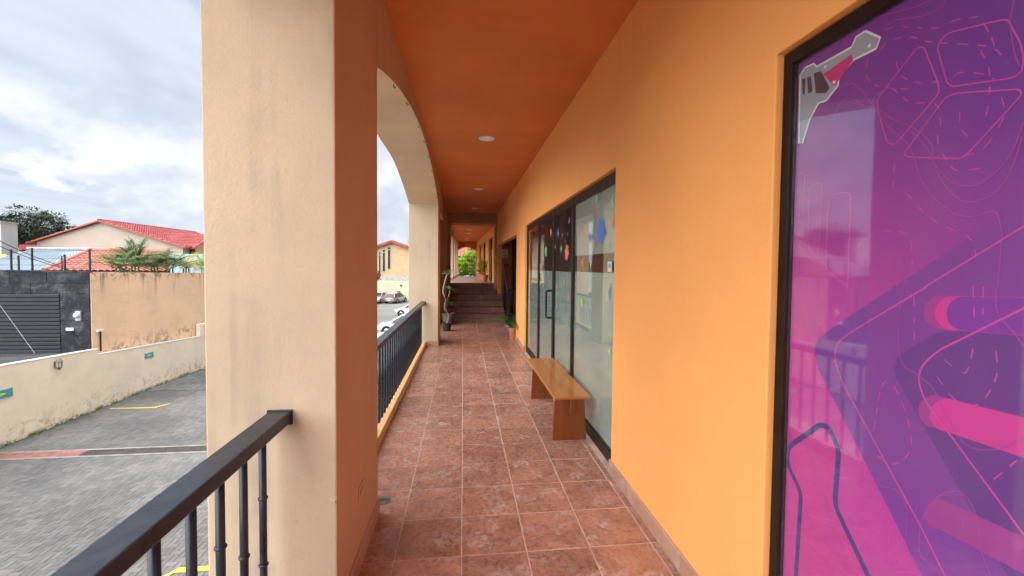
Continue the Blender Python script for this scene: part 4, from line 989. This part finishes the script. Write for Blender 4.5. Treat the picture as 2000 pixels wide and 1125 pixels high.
hb_ = MB(); vs = []
for i in range(73):
    a = 2*math.pi*i/72; h_ = 7+6*abs(mn.noise(Vector((math.cos(a)*3, math.sin(a)*3, 1))))
    for r_, z_ in ((420, LOT-.2), (560, h_), (900, h_*.8), (1200, LOT-.2)): vs.append((r_*math.cos(a), r_*math.sin(a), z_))
hb_.add(vs, [(4*i+k, 4*i+k+1, 4*i+k+5, 4*i+k+4) for i in range(72) for k in range(3)])
tag(hb_.build('hills', plain('hill_woods', (.05, .075, .035), .95, .5, .03, .1), smooth=True), 'low wooded hills on the horizon', kind='structure')

# ------------------------------------------------------------------ houses and roofs
def roof_mat(name, c1, c2):
    n = NT(name); a = n.noise(1.2, 5, .6); b = n.noise(11, 4, .6)
    return n.done(n.mix(n.ramp(b, .5, .8, 0, .35), n.mix(n.ramp(a, .3, .7), c1, c2), tuple(x*.6 for x in c1)), .7, .3)
M['red_roof'] = roof_mat('red_tiles', (.31, .070, .070), (.40, .11, .11)); M['old_roof'] = roof_mat('old_tiles', (.38, .13, .11), (.48, .21, .18)); M['blue_roof'] = roof_mat('blue_metal', (.14, .19, .235), (.18, .235, .28)); M['teal_roof'] = roof_mat('teal_metal', (.16, .235, .245), (.21, .285, .295)); M['pale_sheet'] = roof_mat('pale_sheet', (.36, .37, .37), (.44, .45, .45))
M['house_pink'] = dirty_wall('house_plaster', (.50, .41, .36), (.37, .30, .27), -9, 5.0, None, .35); M['house_peach'] = stucco('house_peach', (.58, .41, .25), fine=.2); M['house_white'] = stucco('house_white', (.50, .51, .53), streak=(.36, .36, .38), fine=.2)
def sheet_roof(p0, p1, p2, p3, cw=.26, cl=.36, amp=.055, step=.055, thick=.05):
    """p0 p1 eave, p2 p3 ridge; barrel courses"""
    p0, p1, p2, p3 = map(Vector, (p0, p1, p2, p3)); b = MB(); nrm = (p1-p0).cross(p3-p0).normalized()
    if nrm.z < 0: nrm = -nrm
    W = max((p1-p0).length, (p2-p3).length); Lh = max((p3-p0).length, (p2-p1).length)
    nu = max(2, int(W/cw))*4; nv = max(1, int(Lh/cl)) if step else 1
    rows_ = []
    for j in range(nv):
        for e_ in (0, 1):
            v = (j+e_)/nv; row = []
            for i in range(nu+1):
                u = i/nu; p = (p0.lerp(p1, u)).lerp(p3.lerp(p2, u), v)
                h_ = amp*abs(math.sin(math.pi*i/4)) + (step*(1-e_) if step else 0)
                row.append(p+nrm*h_)
            rows_.append(row)
    vs = [p for r in rows_ for p in r]; n1 = nu+1
    b.add(vs, [(r*n1+i, r*n1+i+1, (r+1)*n1+i+1, (r+1)*n1+i) for r in range(len(rows_)-1) for i in range(nu)])
    q = [p-nrm*thick for p in (p0, p1, p2, p3)]; b.add([p0, p1, p2, p3]+q, [(4, 7, 6, 5), (0, 4, 5, 1), (1, 5, 6, 2), (2, 6, 7, 3), (3, 7, 4, 0)])
    return b
# gable house with the red tile roof
gh = tag(empty('gable_house', (-28, 38, -1.43)), 'large pinkish gable house with bright red tile roof', 'house')
def child_at(o, parent):
    o.parent = parent; o.matrix_parent_inverse = parent.matrix_world.inverted() if False else Matrix.Translation(-parent.location); return o
AP, EL, ER = (-29.32, 5.20), (-34.6, 3.30), (-22.9, 3.12)
child_at(MB().prism_y([(-34.0, -1.5), (ER[0]-.3, -1.5), (ER[0]-.3, ER[1]-.02), (AP[0], AP[1]-.10), (-34.0, 3.40)], 38, 50).build('wall', M['house_pink']), gh)
rf = child_at(sheet_roof((ER[0], 37.8, ER[1]), (ER[0], 50.2, ER[1]), (AP[0], 50.2, AP[1]), (AP[0], 37.8, AP[1])).build('roof', M['red_roof'], fix=False), gh)
child_at(sheet_roof((EL[0], 37.8, EL[1]), (EL[0], 50.2, EL[1]), (AP[0], 50.2, AP[1]), (AP[0], 37.8, AP[1])).build('roof', M['red_roof'], fix=False), gh)
child_at(MB().tube([(AP[0], 37.75, AP[1]+.04), (AP[0], 50.25, AP[1]+.04)], .10, 8).build('ridge_cap', M['red_roof']), gh)
for a, b_ in ((AP, ER), (AP, EL)):
    child_at(MB().add([(x, y, z+dz) for y in (37.72, 37.80) for x, z in (a, b_) for dz in (-.09, .02)], [(0,2,3,1),(4,5,7,6),(0,1,5,4),(2,6,7,3),(1,3,7,5),(0,4,6,2)]).build('barge_board', M['gutter']), gh)
child_at(MB().tube([(ER[0]+.05, 37.8, ER[1]-.05), (ER[0]+.05, 50, ER[1]-.05)], .07, 8).build('gutter', M['red_roof']), gh)
# cross wing
wr0, wr1 = Vector((-29.0, 41.4, 4.45)), Vector((-22.6, 41.4, 4.45)); we0, we1 = Vector((-29.0, 38.3, 3.12)), Vector((-22.6, 38.3, 3.12))
wr1.z = wr0.z; we1.z = we0.z
wg = tag(empty('house_wing', (we1.x-2, 41, -1.43)), 'lower red roofed wing with strip window beside the near pier', 'house')
child_at(sheet_roof(we0, we1, wr1, wr0).build('roof', M['red_roof'], fix=False), wg)
bk0, bk1 = Vector((we0.x, 44.5, we0.z)), Vector((we1.x, 44.5, we0.z)); child_at(sheet_roof(bk0, bk1, wr1, wr0).build('roof', M['red_roof'], fix=False), wg)
child_at(MB().tube([we1+Vector((.02, -.02, -.05)), wr1+Vector((.02, 0, -.02)), bk1+Vector((.02, 0, -.05))], .10, 6).build('barge_board', M['red_roof']), wg)
xw1 = -22.75
child_at(MB().prism_x([(38.9, -1.5), (44.2, -1.5), (44.2, we0.z-.08), (41.4, wr0.z-.15), (38.9, we0.z+.1)], -23.19, xw1).build('wall', M['house_peach']), wg)
wl, wh = Vector((-23.1, 38.9, 3.05)), Vector((-22.5, 38.9, 2.7))
wn = child_at(MB().box(-23.15, xw1-.03, 38.82, 38.89, wh.z-.6, wl.z).build('window_frame', M['gutter']), wg)
for k in range(3):
    a = -23.12+k*.115; o = MB().box(a, a+.09, 38.78, 38.819, wh.z-.5, wl.z-.06).build('pane', M['window_dark']); o.parent = wn; o.matrix_parent_inverse = Matrix.Identity(4)
# red strip roof, white block
rs = tag(empty('low_house', (-34.5, 42, -1.43)), 'low house with red tile strip roof left of the gable house', 'house')
a0, a1, a2, a3 = at(37, 490, 1, 41), at(108, 490, 1, 41), at(108, 478.5, 1, 43.5), at(37, 478.5, 1, 43.5)
child_at(sheet_roof(a0, a1, a2, a3).build('roof', M['red_roof'], fix=False), rs); child_at(MB().box(a0.x, a1.x-1.0, 41.2, 44, -1.5, a0.z-.1).build('wall', M['house_pink']), rs)
wb0, wb1 = at(-90, 438, 1, 37.2), at(34, 438, 1, 37.2)
wbk = tag(empty('white_house', ((wb0.x+wb1.x)/2, 36, -1.43)), 'plain white block house at the left edge', 'house')
child_at(MB().box(wb0.x, wb1.x, 36, 37.2, -1.5, wb1.z).build('wall', M['house_white']), wbk); child_at(MB().box(wb0.x-.05, wb1.x+.05, 35.95, 37.25, wb1.z, wb1.z+.12).build('parapet', M['concrete']), wbk)
# blue metal roof house
b0, b1, b2, b3 = at(-90, 529, 1, 26), at(190, 529, 1, 26), at(165, 488, 1, 30.5), at(62, 488, 1, 30.5)
b0.z = b1.z; b3.z = b2.z
bh = tag(empty('shed', ((b0.x+b1.x)/2, 27, -1.43)), 'shed with pale blue metal roof behind the garage', 'shed')
child_at(sheet_roof(b0, b1, b2, b3, cw=.3, amp=.035, step=0).build('roof', M['blue_roof'], fix=False), bh)
child_at(MB().box(b0.x+.5, b1.x-.5, 26.3, 30.4, -1.5, b0.z-.1).build('wall', M['house_white']), bh)
child_at(MB().tube([b3+Vector((-.2, -.05, .05)), b2+Vector((1.2, -.05, .05))], .09, 6).build('ridge_cap', M['concrete']), bh)
def patch(pp, mt, name, dy):
    P = []
    for x, y in pp:
        t = (529-y)/(529-488); P.append(at(x, y, 1, 26+4.5*t-dy))
    o = MB().add([p for p in P]+[p-Vector((0, 0, .05)) for p in P], [tuple(range(len(P))), tuple(reversed(range(len(P), 2*len(P))))]).build(name, mt); return child_at(o, bh)
patch([(92, 496), (150, 491), (160, 491), (118, 508), (95, 523), (82, 524), (105, 507)], M['pale_sheet'], 'pale_sheet', .18)
patch([(75, 501), (88, 497), (87, 506), (76, 507)], M['yellow'], 'yellow_patch', .22); patch([(-10, 497), (12, 497), (17, 505), (-10, 506)], M['yellow'], 'yellow_patch', .22)
# old tile roof
o0, o1, o2, o3 = at(88, 530, 1, 22.8), at(330, 530, 1, 22.8), at(330, 491, 1, 26.0), at(178, 491, 1, 26.0)
o1.z = o0.z; o2.z = o3.z
oh = tag(empty('tile_house', ((o0.x+o1.x)/2, 24.5, -1.43)), 'low house with faded red tile roof behind the stone pier', 'house')
child_at(sheet_roof(o0, o1, o2, o3, cw=.28, cl=.34).build('roof', M['old_roof'], fix=False), oh)
child_at(MB().tube([o0+Vector((-.03, -.02, .06)), o3+Vector((0, 0, .10))], .11, 8).build('hip_cap', M['old_roof']), oh); child_at(MB().tube([o3+Vector((0, 0, .08)), o2+Vector((0, 0, .08))], .11, 8).build('ridge_cap', M['old_roof']), oh)
child_at(MB().box(o0.x+.6, o1.x-.3, 23.1, 25.9, -1.5, o0.z-.12).build('wall', M['house_peach']), oh)
# teal metal roof
t0, t1, t2, t3 = at(300, 534, 1, 28), at(450, 534, 1, 28), at(450, 496, 1, 33), at(318, 496, 1, 33)
t1.z = t0.z; t2.z = t3.z
th = tag(empty('shed', ((t0.x+t1.x)/2, 30, -1.43)), 'shed with teal corrugated roof behind the palms', 'shed')
child_at(sheet_roof(t0, t1, t2, t3, cw=.3, amp=.035, step=0).build('roof', M['teal_roof'], fix=False), th); child_at(MB().box(t0.x+.3, t1.x-.3, 28.3, 32.8, -1.5, t0.z-.1).build('wall', M['house_white']), th)
# far house past the end of the parking lot
fh = tag(empty('end_house', (-11.4, 70, LOT)), 'peach gable house with tall narrow windows behind the parking lot', 'house')
child_at(MB().prism_y([(-16.8, LOT), (-6.0, LOT), (-6.0, 3.8), (-11.42, 5.65), (-16.8, 3.8)], 70, 82).build('wall', M['house_peach']), fh)
for s in (-1, 1):
    e0, e1 = (-11.42+s*5.8, 69.4, 3.78), (-11.42+s*5.8, 82.5, 3.78); child_at(sheet_roof(e0, e1, (-11.42, 82.5, 5.82), (-11.42, 69.4, 5.82)).build('roof', M['red_roof'], fix=False), fh)
    child_at(MB().add([(x, y, z) for y in (69.3, 69.45) for x, z in ((-11.42, 5.86), (-11.42, 5.50), (-11.42+s*5.8, 3.82), (-11.42+s*5.8, 3.46))], [(0,2,3,1),(4,5,7,6),(0,1,5,4),(2,6,7,3),(1,3,7,5),(0,4,6,2)]).build('barge_board', M['red_roof']), fh)
for x0, x1, z0, z1_ in ((-12.15, -11.66, 1.16, 4.80), (-12.95, -12.50, .74, 4.37), (-13.55, -13.2, .40, 3.95), (-14.15, -13.8, .2, 3.5)):
    w = child_at(MB().box(x0, x1, 69.93, 69.99, z0, z1_).build('window', M['concrete']), fh)
    o = MB().box(x0+.07, x1-.07, 69.9, 69.929, z0+.12, z1_-.55).build('pane', M['window_dark']); o.parent = w; o = MB().box(x0+.07, x1-.07, 69.9, 69.929, z1_-.42, z1_-.1).build('pane', M['window_dark']); o.parent = w
# house and garden past the upper gallery
tag(MB().box(-2.6, 14, 27.2, 60, LOT, ZU-.35).build('garden', plain('garden_soil', (.10, .13, .05), .95, .3, 2)), 'garden beyond the upper gallery', kind='structure')
uh = tag(empty('garden_house', (1.0, 41, ZU-.35)), 'house with terracotta tile roof and green gutter beyond the gallery', 'house')
child_at(MB().box(-2.5, 8, 41, 47, 0, 2.55).build('wall', plain('garden_house_wall', (.70, .60, .52), .8, .06)), uh); child_at(sheet_roof((-2.6, 40.3, 2.62), (8.1, 40.3, 2.62), (8.1, 44, 3.75), (-2.6, 44, 3.75), cw=.34, amp=.09).build('roof', M['old_roof'], fix=False), uh)
child_at(MB().box(-2.6, 8.1, 40.1, 40.3, 2.28, 2.62).build('gutter', plain('green_gutter', (.06, .13, .10), .5, .1)), uh)
child_at(MB().box(-.2, 1.1, 40.94, 40.99, .9, 2.0).build('window', M['window_dark']), uh)

# ------------------------------------------------------------------ trees, palms, shrubs
def bush(name, loc, rx, ry, rz, n, L_, w, mt, lb, cat='shrub', trunk=True, clumps=26, group=None, zc=None, tr=.12):
    e = tag(empty(name, loc), lb, cat, group); b = MB(); t = MB(); zc = rz if zc is None else zc
    for k in range(clumps):
        while True:
            q = Vector((rnd.uniform(-1, 1), rnd.uniform(-1, 1), rnd.uniform(-1, 1)))
            if .35 < q.length < 1: break
        c = Vector((q.x*rx, q.y*ry, zc+q.z*rz)); cr_ = rnd.uniform(.16, .34)*(rx+rz)/2
        t.tube([(0, 0, max(.05, zc-rz*.7)), Vector((c.x*.5, c.y*.5, (c.z+zc)/2)), c], [tr*.5, tr*.3, tr*.1], 5)
        for i in range(n//clumps):
            d = Vector((rnd.gauss(0, 1), rnd.gauss(0, 1), rnd.gauss(0, .7))).normalized(); p_ = c+Vector((d.x, d.y, d.z*.6))*cr_*rnd.random()**.4
            leaf(b, p_, d+Vector((0, 0, .2)), L_*rnd.uniform(.6, 1.2), w*rnd.uniform(.7, 1.2), droop=.2, n=2)
    b.build('crown', mt, e, fix=False)
    t.tube([(0, 0, 0), (.05, 0, zc*.5), (0, 0, zc)], [tr, tr*.8, tr*.5], 8); t.build('trunk', M['bark'], e)
    return e
bush('tree', (-54.2, 60, -1.43), 4.6, 4, 3.0, 14000, .34, .11, M['leaf_dark'], 'dark spreading tree behind the white house', 'tree', clumps=95, zc=6.9, tr=.35)
bush('tree', (-8.3, 86, LOT), 2.6, 2.6, 2.6, 2600, .35, .1, M['leaf_dark'], 'dark tree top behind the peach gable house', 'tree', clumps=24, zc=9.0, tr=.3)
bush('shrub', (-.15, 31, ZU-.35), .75, .8, .75, 1500, .22, .05, M['leaf_lime'], 'lime green shrub left beyond the gallery railing', group='shrubs beyond the upper gallery', zc=.9)
bush('shrub', (.55, 32.5, ZU-.35), .8, .8, .95, 1700, .22, .05, M['leaf_lime'], 'tall lime shrub at the centre beyond the gallery railing', group='shrubs beyond the upper gallery', zc=1.15)
bush('shrub', (1.15, 30.2, ZU-.35), .6, .6, .7, 1200, .2, .045, M['leaf'], 'darker green shrub right beyond the gallery railing', group='shrubs beyond the upper gallery', zc=.8)
bush('shrub', (1.3, 36, ZU-.35), .9, .8, .8, 1200, .22, .05, M['leaf_palm'], 'green tree crown in front of the garden house', cat='tree', group='shrubs beyond the upper gallery', zc=2.2)
bush('shrub', (-12.75, 64.3, LOT), .6, .6, .8, 500, .25, .07, M['leaf_dark'], 'dark shrub above the far end wall', zc=3.6)
def palm(px_, py_base, y, h_, n, L_, mt, lb, el=(.5, 1.35)):
    c = at(px_, py_base, 0, y); y = c.y; e = tag(empty('palm', (c.x, y, -1.43)), lb, 'palm', 'palms behind the peach wall')
    b, s = MB(), MB(); hz = c.z+1.43
    for k in range(3): s.tube([(.12*k-.1, .05*k, 0), (.1*k-.1, .05*k, hz)], .035, 6)
    for k in range(n):
        frond(b, Vector((rnd.uniform(-.2, .2), rnd.uniform(-.15, .15), hz)), 2.4*k+rnd.uniform(-.3, .3), rnd.uniform(*el), L_*rnd.uniform(.7, 1.1), 20, L_*.34, .0085*L_, rnd.uniform(.35, .6), .012, s)
    b.build('fronds', mt, e, smooth=True, fix=False); s.build('stems', M['leaf_palm'], e)
palm(262, 520, -14.1, .5, 28, 2.0, M['leaf_palm'], 'large green palm with tallest fronds above the peach wall', (.6, 1.5))
palm(232, 524, -13.9, .5, 22, 1.45, M['leaf_palm'], 'small green palm left of the tallest palm')
palm(300, 522, -14.3, .5, 26, 1.8, M['leaf_palm'], 'green palm with arching fronds right of the tallest palm', (.4, 1.2))
palm(330, 524, -14.0, .5, 20, 1.75, M['leaf_palm'], 'low green palm between the arching palm and the yellow one')
palm(362, 524, -14.2, .5, 18, 1.6, M['leaf_yellow'], 'yellowing palm above the peach wall', (.35, 1.2))
palm(398, 525, -14.1, .5, 18, 1.5, M['leaf_lime'], 'lime palm beside the near pier')
palm(243, 524, -13.7, .5, 8, 1.1, M['leaf_lime'], 'short lime palm fronds in front of the small palm', (.7, 1.2))

# ------------------------------------------------------------------ cars
def car_paint(name, c): return plain(name, c, .25, .02, 3, .5, coat=1)
def make_car(paint, lb, loc, rz, group=None, hatch=True):
    e = tag(empty('car', loc, rz), lb, 'car', group)
    stn = [(-2.02, .66, .38, .66), (-1.96, .78, .28, .86), (-1.6, .84, .22, .93), (-.6, .86, .2, .92), (.4, .86, .2, .91), (.98, .85, .2, .93), (1.5, .82, .22, .84), (1.88, .75, .27, .70), (2.03, .58, .36, .56)]
    b = MB(); vs = []
    for x, hw, zb, zt2 in stn:
        zm = zb+(zt2-zb)*.55
        half = [(hw*.86, zb), (hw, zb+.10), (hw*1.005, zm), (hw*.96, zt2-.05), (hw*.80, zt2), (0, zt2+.025)]
        vs += [(x, y, z) for y, z in half]+[(x, -y, z) for y, z in reversed(half[:-1])]
    k = 11; fs = [(i*k+j, (i+1)*k+j, (i+1)*k+(j+1) % k, i*k+(j+1) % k) for i in range(len(stn)-1) for j in range(k)]+[tuple(range(k)), tuple(reversed(range((len(stn)-1)*k, len(stn)*k)))]
    o = b.add(vs, fs).build('body', paint, e, smooth=True); m_ = o.modifiers.new('s', 'SUBSURF'); m_.levels = 2; m_.render_levels = 2
    g_ = [(-1.92, .74, .90, .73, .90), (-1.62, .80, .90, .62, 1.36), (-.5, .82, .90, .64, 1.46), (.18, .82, .90, .62, 1.42), (1.08, .78, .90, .70, .905)]
    b = MB(); vs = []
    for x, h0, z0, h1, z1_ in g_: vs += [(x, h0, z0), (x, (h0+h1)/2+.02, (z0+z1_)/2), (x, h1, z1_), (x, -h1, z1_), (x, -(h0+h1)/2-.02, (z0+z1_)/2), (x, -h0, z0)]
    b.add(vs, [(i*6+j, (i+1)*6+j, (i+1)*6+j+1, i*6+j+1) for i in range(4) for j in range(5)]).build('glazing', M['car_glass'], e, smooth=True, auto=30)
    b = MB(); vs = []
    for x, h1, z1_ in ((-1.70, .55, 1.315), (-1.6, .63, 1.385), (-.5, .66, 1.485), (.12, .64, 1.455), (.28, .6, 1.41)): vs += [(x, h1, z1_-.03), (x, h1*.8, z1_), (x, 0, z1_+.012), (x, -h1*.8, z1_), (x, -h1, z1_-.03)]
    b.add(vs, [(i*5+j, (i+1)*5+j, (i+1)*5+j+1, i*5+j+1) for i in range(4) for j in range(4)]).build('roof', paint, e, smooth=True)
    for s in (-1, 1):
        MB().tube([(1.06, s*.745, .91), (.20, s*.645, 1.415)], .035, 6).build('pillar', paint, e); MB().tube([(-.45, s*.825, .91), (-.45, s*.665, 1.45)], .035, 6).build('pillar', M['rubber'], e); MB().tube([(-1.88, s*.75, .90), (-1.58, s*.64, 1.37)], .06, 6).build('pillar', paint, e)
        MB().lathe((1.0-.15, s*.93, 1.0), [(.02, -.09), (.075, -.05), (.08, .03), (.03, .07)], 10, 'y').build('mirror', paint, e, smooth=True)
        for x in (1.28, -1.25):
            w = MB().lathe((x, s*.76, .31), [(.20, -.10), (.30, -.095), (.315, 0), (.30, .095), (.20, .10)], 24, 'y').build('wheel', M['rubber'], e, smooth=True, auto=40)
            MB().lathe((x, s*.855, .31), [(.195, -.02*s), (.18, .012*s), (.05, .004*s), (.03, .012*s)], 20, 'y').build('rim', M['steel'], w, smooth=True)
            MB().lathe((x, s*.80, .33), [(.37, -.06*s), (.365, .062*s)], 24, 'y').build('wheel_arch', M['rubber'], e)
        MB().add([(1.80, s*.72, .60), (1.99, s*.50, .55), (1.985, s*.46, .66), (1.74, s*.66, .76), (1.86, s*.75, .60), (2.04, s*.52, .54), (2.03, s*.47, .65), (1.80, s*.70, .765)], [(0,1,2,3),(4,5,6,7),(0,1,5,4),(1,2,6,5),(2,3,7,6),(3,0,4,7)]).build('headlight', M['lamp_glass'], e)
        MB().add([(-1.98, s*.78, .68), (-2.02, s*.52, .68), (-1.99, s*.52, .86), (-1.93, s*.80, .88), (-1.86, s*.83, .68), (-1.83, s*.82, .87)], [(0,1,2,3),(0,3,5,4)]).build('tail_light', redm, e)
    MB().box(2.0, 2.055, -.42, .42, .36, .50).build('grille', M['rubber'], e, bevel=.02); MB().box(-2.06, -2.0, -.26, .26, .46, .58).build('number_plate', M['plastic_white'], e); MB().box(2.056, 2.066, -.24, .24, .38, .48).build('number_plate', M['plastic_white'], e)
    return e
white = car_paint('white_car_paint', (.78, .79, .80)); silver = car_paint('silver_car_paint', (.42, .44, .47)); greyc = car_paint('grey_car_paint', (.26, .25, .24))
make_car(silver, 'silver car parked nose out at the far end wall', (-11.75, 60.2, LOT), R(-97))
make_car(greyc, 'grey hatchback with its rear towards us at the far end wall', (-9.35, 60.4, LOT), R(72))
for k, (y, x, lb) in enumerate(((13.2, -4.0, 'white car below the railing, nearest to the camera'), (16.3, -4.1, 'white car below the railing, second from the camera'), (19.4, -3.9, 'white car below the railing, third from the camera'), (23.0, -4.2, 'white car below the railing, fourth from the camera'), (27.5, -3.95, 'white car whose curved roof shows above the far handrail'), (33.0, -4.4, 'white car behind the one rising above the handrail'), (44.5, -4.9, 'white car with dark tyre showing beside the far pier'))):
    make_car(white, lb, (x, y, LOT), R(180 if k != 6 else 172), 'white cars parked along the building')
